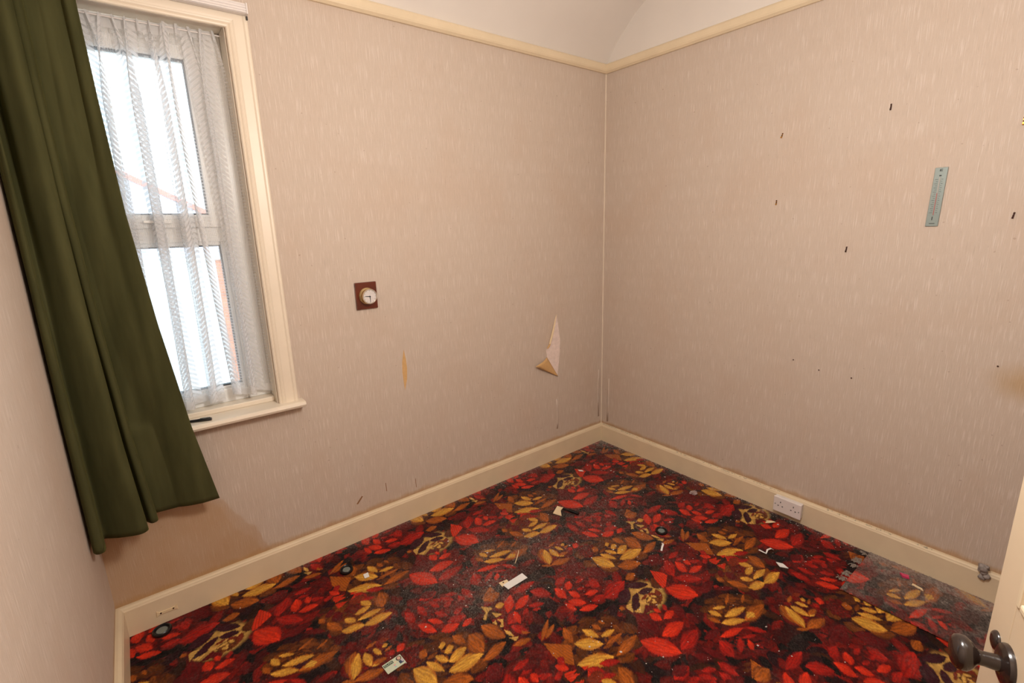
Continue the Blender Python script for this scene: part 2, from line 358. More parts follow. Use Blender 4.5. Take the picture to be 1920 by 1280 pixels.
# ------------------------------------------------------------------ net curtain
netm, N, L, b = nmat('lace_net'); N.remove(b)
def nn(t, **k):
    q = N.new(t)
    for a, v in k.items(): setattr(q, a, v)
    return q
def mth(op, a, c=None):
    q = nn('ShaderNodeMath', operation=op)
    for i, x in enumerate((a, c)):
        if x is None: continue
        if isinstance(x, (int, float)): q.inputs[i].default_value = x
        else: L.new(x, q.inputs[i])
    return q.outputs[0]
uv = nn('ShaderNodeUVMap'); uv.uv_map = 'cloth'; sp = nn('ShaderNodeSeparateXYZ'); L.new(uv.outputs[0], sp.inputs[0])
U, V = sp.outputs[0], sp.outputs[1]                                   # metres of cloth across, metres up
s = mth('FRACT', mth('DIVIDE', U, 0.118))
lace = mth('LESS_THAN', s, 0.52)
fold = mth('ABSOLUTE', mth('SUBTRACT', s, 0.26))
chev = mth('FRACT', mth('ADD', mth('DIVIDE', V, 0.021), mth('MULTIPLY', fold, 5.2)))
line = mth('LESS_THAN', chev, 0.60)
mesh_u = mth('LESS_THAN', mth('FRACT', mth('DIVIDE', U, 0.0045)), 0.30)
mesh_v = mth('LESS_THAN', mth('FRACT', mth('DIVIDE', V, 0.0045)), 0.30)
meshf = mth('MAXIMUM', mesh_u, mesh_v)
ladder = mth('MULTIPLY', mth('GREATER_THAN', s, 0.70), mth('LESS_THAN', s, 0.84))
rung = mth('LESS_THAN', mth('FRACT', mth('DIVIDE', V, 0.013)), 0.5)
hemz = mth('MAXIMUM', mth('LESS_THAN', V, 0.035), mth('GREATER_THAN', V, 1.45))
cov = mth('ADD', 0.24, mth('MULTIPLY', meshf, 0.20))
cov = mth('MAXIMUM', cov, mth('MULTIPLY', lace, mth('ADD', 0.46, mth('MULTIPLY', line, 0.47))))
cov = mth('MAXIMUM', cov, mth('MULTIPLY', mth('MULTIPLY', ladder, rung), 0.6))
cov = mth('MAXIMUM', cov, mth('MULTIPLY', hemz, 0.80))
df = nn('ShaderNodeBsdfDiffuse'); df.inputs[0].default_value = lin((238, 236, 236))+(1,)
tl = nn('ShaderNodeBsdfTranslucent'); tl.inputs[0].default_value = lin((236, 240, 244))+(1,)
tp = nn('ShaderNodeBsdfTransparent')
m1 = nn('ShaderNodeMixShader'); m1.inputs[0].default_value = 0.5; L.new(df.outputs[0], m1.inputs[1]); L.new(tl.outputs[0], m1.inputs[2])
m2 = nn('ShaderNodeMixShader'); L.new(cov, m2.inputs[0]); L.new(tp.outputs[0], m2.inputs[1]); L.new(m1.outputs[0], m2.inputs[2])
L.new(m2.outputs[0], N['Material Output'].inputs[0])
net = thing('net_curtain', (-2.525, 0.05, 0.88), 'white lace net curtain with leaf stripes gathered inside the window', 'net curtain')
def net_panel(x0, x1, cloth, z0, z1, phase, folds, y0, lap=0.0):
    nc, nr = 420, 46
    q = np.linspace(0, 1, nc)[None, :]; v = np.linspace(0, 1, nr)[:, None]
    g = np.clip((v-0.80)/0.20, 0, 1)**1.6                             # gathering towards the heading
    ph = 2*PI*folds*q+phase+0.7*np.sin(2.2*v+4*q); ph2 = 2*PI*folds*2.3*q+1.3
    amp = 0.44*(x1-x0)/folds
    xa = x0-lap*v
    x = xa+(x1-xa)*q+(1-g)*amp*np.sin(ph)+g*0.30*amp*np.sin(ph2)+g*0.16*amp*np.sin(2*PI*folds*4.7*q)
    y = y0+(1-g)*0.022*np.cos(ph+0.4*np.sin(7*q))+g*0.010*np.cos(ph2)+0.004*np.sin(9*q+3*v)
    z = z0+(z1-z0)*v+0*q-(1-v)*0.012*np.cos(2*PI*1.7*q+phase)
    P = np.stack([x, y, z], -1)
    b = MB().grid(P); me_f = b.f
    o = b.build('lace_panel', netm, net, smooth='all', fix=False)
    uvl = o.data.uv_layers.new(name='cloth'); uq = (np.broadcast_to(q, (nr, nc))*cloth).reshape(-1); vq = (np.broadcast_to(v, (nr, nc))*(z1-z0)).reshape(-1)
    li = np.zeros(len(o.data.loops), np.int32); o.data.loops.foreach_get('vertex_index', li)
    uvl.data.foreach_set('uv', np.stack([uq[li], vq[li]], 1).astype(np.float32).ravel()); return o
net_panel(-2.818, -2.412, 0.98, 0.888, 2.378, 0.6, 5, 0.052)
net_panel(-2.372, -2.240, 0.34, 0.902, 2.384, 2.2, 2, 0.050, 0.05)
MB().tube([(WX0+0.003, 0.05, 2.366), (WX1-0.003, 0.05, 2.372)], 0.0025, 8).build('stretch_wire', M_WHITEP, net, smooth=True)

# ------------------------------------------------------------------ green velvet curtain
velvet, N, L, b = nmat('olive_velvet')
tc = N.new('ShaderNodeTexCoord'); mp = N.new('ShaderNodeMapping'); mp.inputs['Scale'].default_value = (14, 14, 2.0); no = N.new('ShaderNodeTexNoise'); no.inputs['Scale'].default_value = 1.5; no.inputs['Detail'].default_value = 5
L.new(tc.outputs['Object'], mp.inputs[0]); L.new(mp.outputs[0], no.inputs['Vector']); rp = N.new('ShaderNodeValToRGB')
rp.color_ramp.elements[0].position = 0.35; rp.color_ramp.elements[0].color = lin((62, 62, 37))+(1,); rp.color_ramp.elements[1].position = 0.7; rp.color_ramp.elements[1].color = lin((78, 77, 48))+(1,)
L.new(no.outputs['Fac'], rp.inputs[0]); L.new(rp.outputs[0], b.inputs['Base Color']); b.inputs['Roughness'].default_value = 0.95; b.inputs['Specular IOR Level'].default_value = 0.1
b.inputs['Sheen Weight'].default_value = 0.35; b.inputs['Sheen Roughness'].default_value = 0.4; b.inputs['Sheen Tint'].default_value = lin((120, 120, 60))+(1,)
cur = thing('curtain', (-2.72, -0.15, 0.53), 'olive green velvet curtain hanging in deep folds left of the window', 'curtain')
bot = [(-2.905, -0.10), (-2.916, -0.20), (-2.915, -0.262), (-2.904, -0.286), (-2.885, -0.282), (-2.883, -0.240), (-2.905, -0.186), (-2.890, -0.158), (-2.85, -0.186), (-2.80, -0.212), (-2.774, -0.220), (-2.757, -0.206), (-2.762, -0.176), (-2.776, -0.146), (-2.760, -0.138), (-2.744, -0.176), (-2.727, -0.170), (-2.726, -0.138), (-2.742, -0.098), (-2.722, -0.076), (-2.67, -0.084), (-2.62, -0.108), (-2.57, -0.122), (-2.512, -0.124)]
def smooth_curve(pts, n):
    pts = np.array(pts, float); d = np.r_[0, np.cumsum(np.hypot(*np.diff(pts, axis=0).T))]; t = np.linspace(0, d[-1], n)
    p = np.stack([np.interp(t, d, pts[:, k]) for k in (0, 1)], 1)
    for _ in range(9): p[1:-1] = 0.25*p[:-2]+0.5*p[1:-1]+0.25*p[2:]
    return p
nb = 260; B0 = smooth_curve(bot, nb); rows = []
qq = np.linspace(0, 1, nb)
ztop, zbot = 2.475, 0.53
edge_z = [0.53, 0.865, 1.285, 1.69, 2.06, 2.33, 2.50]; edge_x = [-2.512, -2.562, -2.604, -2.632, -2.643, -2.647, -2.648]
for i in range(90):
    v = i/89; z = zbot+(ztop-zbot)*v
    xe = np.interp(z, edge_z, edge_x); w = (xe+2.914)/(2.914-2.512)
    x = -2.914+(B0[:, 0]+2.914)*w
    fl_ = 1-0.42*v
    ym = -0.092-0.055*(1-v)
    y = ym+(B0[:, 1]+0.155)*fl_
    k = max(0, (v-0.25)/0.75)
    y = y+k*0.020*np.sin(2*PI*5.5*qq+0.8+1.0*v)+k*k*0.012*np.sin(2*PI*11*qq+2)
    x = x+k*0.008*np.sin(2*PI*5.5*qq+2.2)
    y = y+0.004*np.sin(7*v+9*qq)
    y = np.minimum(y, -0.066-0.014*(z < 0.88)); x = np.maximum(x, -2.917)
    rows.append(np.stack([x, y, np.full(nb, z)+0.004*np.sin(12*qq)*(1-v)], 1))
rows = np.array(rows)
cl = MB().grid(rows).build('drape', velvet, cur, smooth='all')
md = cl.modifiers.new('thickness', 'SOLIDIFY'); md.thickness = 0.004; md.offset = 0
hd = rows[-1:].repeat(4, 0).copy(); hd[:, :, 2] = np.array([ztop, ztop+0.02, ztop+0.05, ztop+0.075])[:, None]
hh = MB().grid(hd).build('heading', velvet, cur, smooth='all'); md = hh.modifiers.new('thickness', 'SOLIDIFY'); md.thickness = 0.005; md.offset = 0
# ribbed white curtain track fixed over the architrave
trk = thing('curtain_track', (-2.49, -0.03, 2.437), 'ribbed white plastic curtain track over the window', 'curtain track')
z0 = 2.437
pr = [(-0.028, z0), (-0.052, z0), (-0.058, z0+0.003), (-0.058, z0+0.007), (-0.055, z0+0.009), (-0.058, z0+0.011), (-0.058, z0+0.016), (-0.055, z0+0.018), (-0.058, z0+0.020), (-0.058, z0+0.025), (-0.055, z0+0.027), (-0.057, z0+0.029), (-0.054, z0+0.035), (-0.028, z0+0.035)]
MB().prism([(-2.90, y, z) for y, z in pr], (0.760, 0, 0)).build('rail', M_WHITEP, trk)
MB().box((-2.140, -0.061, z0-0.002), (-2.134, -0.026, z0+0.037)).build('end_cap', M_WHITEP, trk, bevel=0.002)
MB().box((-2.138, -0.036, z0-0.014), (-2.133, -0.026, z0-0.002)).build('end_stop', M_BLACK, trk)

# ------------------------------------------------------------------ the door in the wall behind the camera's right shoulder
rose = Vector((-1.6643, -2.3210, 0.9014)); dd = Vector((0.9205, 0.3907, 0)); dn = Vector((-0.3907, 0.9205, 0))
hinge = rose-dd*0.672; hinge.z = 0.008
door = thing('door_1', hinge, None, None); door['kind'] = 'structure'
DM = Matrix(((dd.x, dn.x, 0, hinge.x), (dd.y, dn.y, 0, hinge.y), (0, 0, 1, hinge.z), (0, 0, 0, 1)))     # local x along the leaf, y out of the face
LW, LH, LT = 0.760, 1.97, 0.040; st = 0.072
zr = rose.z-hinge.z; pz = zr+0.100
leaf = MB()
for a, b_ in (((0, -LT, 0), (st, 0, LH)), ((LW-st, -LT, 0), (LW, 0, LH)), ((st, -LT, 0), (LW-st, 0, 0.19)), ((st, -LT, LH-0.10), (LW-st, 0, LH)), ((st, -LT, pz-0.20), (LW-st, 0, pz)), ((LW/2-0.05, -LT, 0.19), (LW/2+0.05, 0, pz-0.20)), ((LW/2-0.05, -LT, pz), (LW/2+0.05, 0, LH-0.10))): leaf.box(a, b_, DM)
leaf.build('door_frame', M_DOOR, door, bevel=0.002)
for x0, x1 in ((st, LW/2-0.05), (LW/2+0.05, LW-st)):
    for z0, z1 in ((0.19, pz-0.20), (pz, LH-0.10)):
        pn = MB().box((x0-0.004, -0.026, z0-0.004), (x1+0.004, -0.012, z1+0.004), DM).build('door_panel', M_DOOR, door)
        w = 0.014; m_ = MB()
        for a, b_ in (((x0, -0.012, z0), (x0+w, 0.003, z1)), ((x1-w, -0.012, z0), (x1, 0.003, z1)), ((x0+w, -0.012, z0), (x1-w, 0.003, z0+w)), ((x0+w, -0.012, z1-w), (x1-w, 0.003, z1))): m_.box(a, b_, DM)
        m_.build('panel_moulding', M_CREAM, pn, bevel=0.004)
KM = frame(rose, dn)
kb = MB().lathe([(0.0001, 0.000), (0.033, 0.000), (0.033, 0.003), (0.031, 0.007), (0.024, 0.010), (0.014, 0.012), (0.0001, 0.012)], KM, 32, False).build('knob_rose', M_DKBRN, door, smooth=True)
kb['label'] = 'dark brown round rose of the door knob'
MB().lathe([(0.0001, 0.010), (0.0125, 0.010), (0.0120, 0.020), (0.0112, 0.030), (0.0118, 0.036), (0.015, 0.040), (0.022, 0.045), (0.0265, 0.051), (0.0275, 0.058), (0.0255, 0.064), (0.020, 0.068), (0.010, 0.0705), (0.0001, 0.071)], KM, 32, False).build('door_knob', M_DKBRN, door, smooth=True)['label'] = 'dark brown mushroom door knob'
EM = frame(rose+dd*0.0495+Vector((0, 0, 0.004)), dn, dd)
es = MB().lathe([(0.0001, 0), (0.0165, 0), (0.0165, 0.002), (0.014, 0.005), (0.008, 0.007), (0.0001, 0.0075)], EM, 24, False)
es.build('keyhole_cover', M_DKBRN, door, smooth=True)['label'] = 'black oval keyhole cover'
# lining of the doorway
dl = MB().box((DX0-0.02, YB-TH, 0), (DX0, YB+0.012, DZ+0.02)).box((DX1, YB-TH, 0), (DX1+0.02, YB+0.012, DZ+0.02)).box((DX0, YB-TH, DZ), (DX1, YB+0.012, DZ+0.02))
struct(dl.build('trim_6', M_CREAM))
PETALS = """
ME -1.425 -1.273 0.121 -0.101 -0.095 -0.085
DE -1.179 -1.418 0.092 -0.077 -0.116 -0.079
DE -0.82 -1.254 0.089 -0.075 -0.168 -0.108
UE -0.622 -1.433 0.095 -0.08 -0.12 -0.061
NE -0.868 -1.518 0.104 -0.087 -0.08 -0.043
DE -2.186 -0.763 0.08 -0.066 -0.042 -0.105
ME -0.982 -0.944 0.133 -0.113 -0.104 -0.09
DE -1.28 -1.028 0.093 -0.078 -0.085 -0.082
DE -1.586 -0.94 0.053 -0.045 -0.094 -0.118
DE -1.864 -0.717 0.104 -0.087 -0.057 -0.103
KE -1.015 -1.621 0.104 -0.086 -0.074 -0.038
CE -1.094 -1.239 0.073 -0.062 -0.086 -0.065
DL -1.11 -1.527 -1.016 -1.542 -0.008 -0.013
DL -1.148 -1.541 -1.13 -1.64 -0.014 -0.003
DL -1.046 -1.414 -1.055 -1.472 -0.014 -0.001
DL -1.206 -1.538 -1.166 -1.599 -0.014 -0.006
RL -1.244 -1.597 -1.197 -1.629 -0.01 -0.007
RL -1.164 -1.615 -1.159 -1.684 -0.018 -0.002
RL -1.269 -1.599 -1.231 -1.653 -0.012 -0.005
RL -1.2 -1.643 -1.201 -1.697 -0.016 -0.001
RL -1.352 -1.554 -1.262 -1.558 -0.005 -0.021
RL -1.323 -1.596 -1.273 -1.609 -0.007 -0.011
DL -1.192 -1.702 -1.151 -1.71 -0.005 -0.008
OP -1.06 -1.688 -1.059 -1.749 -1.133 -1.728
NL -1.109 -1.682 -1.072 -1.698 -0.006 -0.005
NL -1.129 -1.692 -1.098 -1.711 -0.007 -0.004
DL -1.774 -1.091 -1.705 -1.116 -0.006 -0.014
RL -1.776 -1.156 -1.697 -1.155 -0.002 -0.013
RL -1.88 -1.133 -1.789 -1.103 0.005 -0.027
RL -1.765 -1.189 -1.706 -1.187 -0.001 -0.011
RL -1.829 -1.182 -1.792 -1.16 0.005 -0.012
RL -1.722 -1.234 -1.687 -1.243 -0.003 -0.007
BP -1.779 -1.2 -1.758 -1.221 -1.773 -1.228
DL -1.671 -1.162 -1.635 -1.192 -0.006 -0.007
DL -1.639 -1.114 -1.617 -1.166 -0.008 -0.004
OL -1.708 -1.068 -1.63 -1.087 -0.005 -0.012
OL -1.607 -1.125 -1.513 -1.059 0.005 -0.008
OL -1.587 -1.126 -1.509 -1.093 0.002 -0.009
OP -1.608 -1.136 -1.53 -1.212 -1.585 -1.284 -1.609 -1.253 -1.619 -1.202
YL -1.517 -1.215 -1.43 -1.29 -0.018 -0.017
YL -1.577 -1.29 -1.441 -1.356 -0.016 -0.021
OL -1.496 -1.133 -1.519 -1.21 -0.019 0.001
OL -1.432 -1.359 -1.293 -1.345 -0.002 -0.019
OL -1.425 -1.298 -1.332 -1.302 -0.003 -0.01
YL -1.442 -1.187 -1.418 -1.257 -0.014 -0.006
YL -1.411 -1.259 -1.342 -1.272 -0.005 -0.01
OL -1.395 -1.194 -1.383 -1.235 -0.011 -0.004
OL -1.359 -1.196 -1.348 -1.227 -0.007 -0.003
NL -1.356 -1.238 -1.315 -1.246 -0.004 -0.007
NL -1.338 -1.236 -1.304 -1.247 -0.004 -0.006
NL -1.442 -1.17 -1.408 -1.172 -0.003 -0.008
NL -1.326 -1.287 -1.277 -1.261 0.004 -0.007
NL -1.267 -1.295 -1.284 -1.342 -0.011 0
NL -1.305 -1.241 -1.315 -1.276 -0.006 -0
BL -1.643 -1.239 -1.613 -1.284 -0.012 -0.008
BP -1.57 -1.306 -1.541 -1.32 -1.572 -1.325
RL -1.51 -1.339 -1.44 -1.382 -0.01 -0.011
BP -1.647 -1.293 -1.592 -1.322 -1.645 -1.327
BP -1.561 -1.33 -1.549 -1.368 -1.597 -1.367
RL -1.59 -1.366 -1.492 -1.408 -0.008 -0.012
RL -1.245 -1.127 -1.091 -1.119 -0.012 -0.036
OL -1.079 -1.113 -1.014 -1.119 -0.01 -0.018
ML -1.11 -1.145 -1.025 -1.201 -0.014 -0.012
ML -1.217 -1.194 -1.117 -1.165 0.001 -0.024
ML -1.106 -1.205 -1.034 -1.232 -0.011 -0.012
ML -1.181 -1.243 -1.105 -1.2 0.007 -0.011
NL -0.982 -1.184 -1.002 -1.252 -0.027 -0.003
UL -1.027 -1.24 -1.07 -1.303 -0.016 0.003
DL -1.139 -1.28 -1.11 -1.316 -0.014 -0.009
UE -1.085 -1.276 0.026 -0.022 -0.028 -0.02
CL -1.12 -1.265 -1.075 -1.255 -0 -0.005
CL -1.074 -1.251 -1.062 -1.275 -0.005 -0.002
CL -1.105 -1.276 -1.085 -1.291 -0.005 -0.004
CL -1.087 -1.267 -1.084 -1.281 -0.005 -0.002
UL -1.127 -1.241 -1.08 -1.236 -0.002 -0.006
UL -1.08 -1.236 -1.046 -1.257 -0.006 -0.005
CP -1.212 -1.221 -1.181 -1.219 -1.176 -1.232 -1.214 -1.265
CP -1.146 -1.249 -1.183 -1.287 -1.204 -1.264
ML -1.203 -1.26 -1.136 -1.228 0.006 -0.013
OL -1.238 -1.208 -1.221 -1.228 -0.009 -0.006
DP -1.135 -1.267 -1.112 -1.305 -1.163 -1.303 -1.184 -1.294
DL -1.21 -1.272 -1.215 -1.4 -0.037 -0.006
BL -1.307 -1.371 -1.232 -1.509 -0.033 -0.014
RL -1.222 -1.497 -1.086 -1.485 -0.003 -0.026
BL -1.222 -1.412 -1.096 -1.429 -0.012 -0.022
BL -1.142 -1.365 -1.072 -1.366 -0.005 -0.014
BL -1.165 -1.31 -1.153 -1.364 -0.017 -0.005
DL -1.045 -1.357 -1.074 -1.418 -0.019 0.001
RL -1.079 -1.314 -1.094 -1.347 -0.01 0
BL -1.13 -1.304 -1.121 -1.338 -0.009 -0.003
MP -0.908 -1.545 -0.847 -1.558 -0.889 -1.582
OL -0.896 -1.581 -0.748 -1.591 -0.013 -0.022
YP -0.879 -1.58 -0.844 -1.565 -0.826 -1.585 -0.845 -1.6
YL -0.94 -1.518 -0.825 -1.55 -0.012 -0.012
YL -0.982 -1.527 -0.892 -1.582 -0.014 -0.009
YL -0.936 -1.463 -0.886 -1.494 -0.007 -0.005
YL -0.963 -1.459 -0.945 -1.51 -0.012 -0.004
OL -0.997 -1.479 -0.981 -1.525 -0.011 -0.003
OL -0.872 -1.487 -0.805 -1.462 0.004 -0.006
OL -0.813 -1.528 -0.759 -1.506 0.004 -0.005
NL -0.907 -1.458 -0.855 -1.434 0.004 -0.005
OL -2.258 -0.806 -2.201 -0.695 0.021 -0.024
YL -2.253 -0.811 -2.194 -0.71 0.012 -0.015
YL -2.175 -0.722 -2.178 -0.799 -0.015 0.001
OL -2.25 -0.819 -2.142 -0.842 -0.002 -0.019
YL -2.143 -0.725 -2.125 -0.774 -0.008 -0.006
YL -2.176 -0.799 -2.144 -0.806 -0.001 -0.006
OL -2.17 -0.791 -2.116 -0.8 -0.001 -0.011
OL -2.166 -0.709 -2.117 -0.701 0 -0.008
YL -2.112 -0.744 -2.087 -0.741 0 -0.008
OL -2.112 -0.767 -2.074 -0.76 0 -0.006
UL -2.113 -0.704 -2.07 -0.72 -0.002 -0.01
OL -2.291 -0.793 -2.244 -0.825 -0.002 -0.008
RL -2.104 -0.791 -2.078 -0.791 -0 -0.013
BL -2.074 -0.798 -2.034 -0.782 0.002 -0.014
DL -2.072 -0.719 -2.026 -0.703 0.002 -0.02
BL -1.05 -1.562 -0.937 -1.597 -0.01 -0.01
RL -1.068 -1.568 -1.096 -1.643 -0.028 0.001
RL -0.994 -1.612 -1.059 -1.652 -0.012 0.007
BL -0.98 -1.639 -1.012 -1.675 -0.011 0.003
RL -0.986 -1.619 -0.931 -1.649 -0.007 -0.005
RL -0.924 -1.605 -0.887 -1.667 -0.012 -0.004
DL -0.975 -1.651 -0.933 -1.667 -0.004 -0.004
RL -0.975 -1.663 -0.972 -1.695 -0.007 -0.001
DL -0.992 -1.678 -0.928 -1.694 -0.003 -0.004
DL -0.94 -1.661 -0.922 -1.691 -0.008 -0.002
DL -1.014 -1.682 -0.969 -1.712 -0.008 -0.004
DL -1.077 -1.656 -1.02 -1.685 -0.006 -0.004
DL -0.86 -1.085 -0.862 -1.155 -0.034 -0.01
RL -0.825 -1.151 -0.891 -1.244 -0.03 0.004
BP -0.943 -1.15 -0.914 -1.192 -0.907 -1.22 -0.979 -1.261 -0.996 -1.257 -0.98 -1.212
BL -0.985 -1.266 -0.915 -1.385 -0.037 -0.017
RL -0.897 -1.25 -0.811 -1.339 -0.022 -0.013
BL -0.8 -1.19 -0.821 -1.268 -0.021 -0.003
BL -0.813 -1.273 -0.731 -1.289 -0.011 -0.013
BL -0.759 -1.206 -0.76 -1.251 -0.013 -0.003
RL -0.749 -1.245 -0.701 -1.256 -0.007 -0.008
DL -0.772 -1.171 -0.719 -1.192 -0.009 -0.008
DL -0.738 -1.218 -0.698 -1.234 -0.007 -0.006
DL -0.898 -1.379 -0.783 -1.378 -0.009 -0.019
RL -0.635 -1.219 -0.635 -1.257 -0.015 -0.004
RL -0.706 -1.276 -0.665 -1.281 -0.01 -0.012
BP -0.665 -1.284 -0.618 -1.302 -0.669 -1.319
RL -0.809 -1.393 -0.805 -1.427 -0.013 -0.003
DL -0.827 -1.403 -0.754 -1.46 -0.011 -0.006
BP -0.674 -1.332 -0.624 -1.351 -0.671 -1.372
RL -0.586 -1.323 -0.544 -1.377 -0.014 -0.006
UL -0.619 -1.355 -0.557 -1.384 -0.021 -0.014
OL -0.491 -1.394 -0.515 -1.486 -0.03 -0.004
YL -0.579 -1.389 -0.551 -1.442 -0.014 -0.005
YL -0.629 -1.449 -0.555 -1.447 -0.006 -0.013
YL -0.632 -1.487 -0.525 -1.492 -0.009 -0.014
YL -0.67 -1.444 -0.639 -1.492 -0.014 -0.005
YL -0.703 -1.5 -0.616 -1.535 -0.018 -0.013
YL -0.621 -1.53 -0.497 -1.544 -0.015 -0.018
KP -0.627 -1.494 -0.579 -1.505 -0.616 -1.529
OL -0.736 -1.418 -0.7 -1.5 -0.019 -0.006
OL -0.754 -1.377 -0.744 -1.411 -0.013 -0.004
DL -0.69 -1.381 -0.69 -1.441 -0.02 -0.004
DL -0.702 -1.354 -0.718 -1.396 -0.018 -0.002
DE -0.623 -1.409 0.024 -0.021 -0.025 -0.013
UE -0.623 -1.409 0.016 -0.013 -0.014 -0.008
DE -1.062 -0.857 0.036 -0.031 -0.04 -0.037
YL -0.989 -1.005 -0.844 -1.025 -0.017 -0.025
YL -0.966 -0.97 -0.878 -0.958 -0.007 -0.02
YL -1.085 -0.91 -1.046 -1.024 -0.028 -0.015
YL -1.034 -0.915 -0.999 -0.994 -0.012 -0.007
YL -0.995 -0.914 -0.964 -0.968 -0.01 -0.007
YL -0.958 -0.923 -0.914 -0.92 -0.007 -0.015
YL -0.962 -0.886 -0.934 -0.89 -0.008 -0.012
OL -0.837 -0.911 -0.837 -1.018 -0.036 -0.013
OL -0.774 -0.905 -0.731 -1.018 -0.027 -0.014
OL -0.862 -1.049 -0.741 -1.037 -0.009 -0.02
OL -1.037 -1.031 -0.932 -1.09 -0.023 -0.022
OL -0.892 -0.875 -0.87 -0.937 -0.017 -0.01
OL -1.031 -0.857 -1.019 -0.893 -0.017 -0.01
NL -0.997 -0.873 -0.953 -0.877 -0.006 -0.01
NL -0.982 -0.852 -0.941 -0.867 -0.006 -0.008
RL -1.96 -0.637 -1.952 -0.714 -0.019 -0.008
RL -1.902 -0.639 -1.897 -0.716 -0.015 -0.005
RL -1.862 -0.718 -1.825 -0.77 -0.009 -0.011
BL -1.906 -0.735 -1.859 -0.792 -0.007 -0.01
BL -1.949 -0.731 -1.905 -0.815 -0.013 -0.013
BL -1.893 -0.825 -1.812 -0.84 -0.005 -0.019
RL -1.847 -0.798 -1.768 -0.82 -0.006 -0.018
BL -1.81 -0.86 -1.754 -0.847 0 -0.012
RL -1.802 -0.778 -1.758 -0.774 -0.002 -0.015
RL -1.693 -0.676 -1.689 -0.754 -0.015 -0.006
DL -1.871 -0.597 -1.799 -0.612 -0.005 -0.019
RL -1.851 -0.648 -1.829 -0.704 -0.011 -0.01
RL -1.815 -0.716 -1.772 -0.709 -0.001 -0.014
DL -1.767 -0.747 -1.717 -0.751 -0.003 -0.014
RL -1.353 -0.928 -1.283 -0.925 -0.006 -0.019
BL -1.333 -0.989 -1.285 -0.956 0.007 -0.013
BL -1.368 -0.944 -1.37 -1.023 -0.019 -0.005
BL -1.334 -1 -1.318 -1.058 -0.014 -0.007
BL -1.377 -1.04 -1.324 -1.099 -0.014 -0.012
RL -1.299 -1.106 -1.229 -1.116 -0.007 -0.014
RL -1.215 -1.009 -1.203 -1.067 -0.024 -0.011
BL -1.292 -1.058 -1.228 -1.082 -0.008 -0.011
DL -1.269 -0.903 -1.152 -0.904 -0.011 -0.028
DL -1.257 -0.941 -1.174 -0.921 -0.002 -0.016
DL -1.162 -0.943 -1.128 -1.05 -0.027 -0.014
BL -1.397 -1.038 -1.384 -1.1 -0.011 -0.005
BL -1.376 -1.107 -1.295 -1.142 -0.009 -0.012
RL -1.273 -0.981 -1.224 -0.983 -0.004 -0.009
RL -1.255 -1.023 -1.219 -1.032 -0.005 -0.008
RL -1.298 -1.013 -1.266 -1.03 -0.005 -0.006
DP -1.471 -1.054 -1.408 -1.089 -1.479 -1.105
DP -1.453 -1.104 -1.412 -1.144 -1.45 -1.142
BL -1.623 -0.923 -1.548 -0.848 0.011 -0.014
BL -1.585 -0.928 -1.486 -0.9 -0 -0.018
RL -1.656 -0.97 -1.584 -0.946 0.002 -0.024
BL -1.594 -0.933 -1.616 -1.003 -0.012 0.002
RL -1.579 -0.973 -1.538 -0.955 0.002 -0.009
RL -1.537 -0.847 -1.408 -0.852 -0.006 -0.018
RL -1.466 -0.885 -1.406 -0.962 -0.019 -0.017
RL -1.528 -0.95 -1.464 -0.982 -0.007 -0.01
RL -1.53 -0.978 -1.495 -0.995 -0.005 -0.007
RL -1.654 -0.984 -1.619 -1.063 -0.016 -0.01
OP -1.637 -1.032 -1.612 -1.065 -1.643 -1.052
CP -1.689 -0.821 -1.653 -0.859 -1.683 -0.864 -1.715 -0.895 -1.723 -0.884 -1.694 -0.859
CP -1.675 -0.875 -1.642 -0.912 -1.675 -0.912
CP -1.677 -0.922 -1.657 -0.936 -1.681 -0.972 -1.692 -0.961 -1.673 -0.947
CP -1.703 -0.924 -1.686 -0.925 -1.695 -0.948
CL -1.688 -0.985 -1.676 -1.036 -0.006 -0.003
CP -1.699 -1.027 -1.662 -1.047 -1.683 -1.058
OL -1.662 -0.796 -1.578 -0.808 -0.008 -0.025
YL -1.644 -0.86 -1.601 -0.872 -0.006 -0.013
"""

# ------------------------------------------------------------------ carpet: rose print worked out on one repeat, then tiled over a fine pile
RA, RB = np.array([0.975, 0.0]), np.array([0.53, -0.942])            # the two repeat vectors, metres
TN = 720
PAL = {k: np.array(lin(c)) for k, c in dict(K=(34, 16, 18), M=(74, 24, 38), D=(112, 20, 22), R=(182, 38, 24), B=(222, 62, 28), O=(186, 104, 32), Y=(226, 174, 74), C=(228, 184, 104), N=(104, 52, 20), U=(140, 54, 24)).items()}
def vnoise(x, y, sc, seed):
    g = np.random.default_rng(seed).random((64, 64)); x = np.asarray(x)/sc; y = np.asarray(y)/sc
    i = np.floor(x).astype(int); j = np.floor(y).astype(int); fx = x-i; fy = y-j; fx = fx*fx*(3-2*fx); fy = fy*fy*(3-2*fy)
    a = g[i % 64, j % 64]; b = g[(i+1) % 64, j % 64]; c = g[i % 64, (j+1) % 64]; d = g[(i+1) % 64, (j+1) % 64]
    return (a*(1-fx)+b*fx)*(1-fy)+(c*(1-fx)+d*fx)*fy
Minv = np.linalg.inv(np.stack([RA, RB], 1))
tile = np.zeros((TN, TN, 3)); tile[:] = PAL['K']
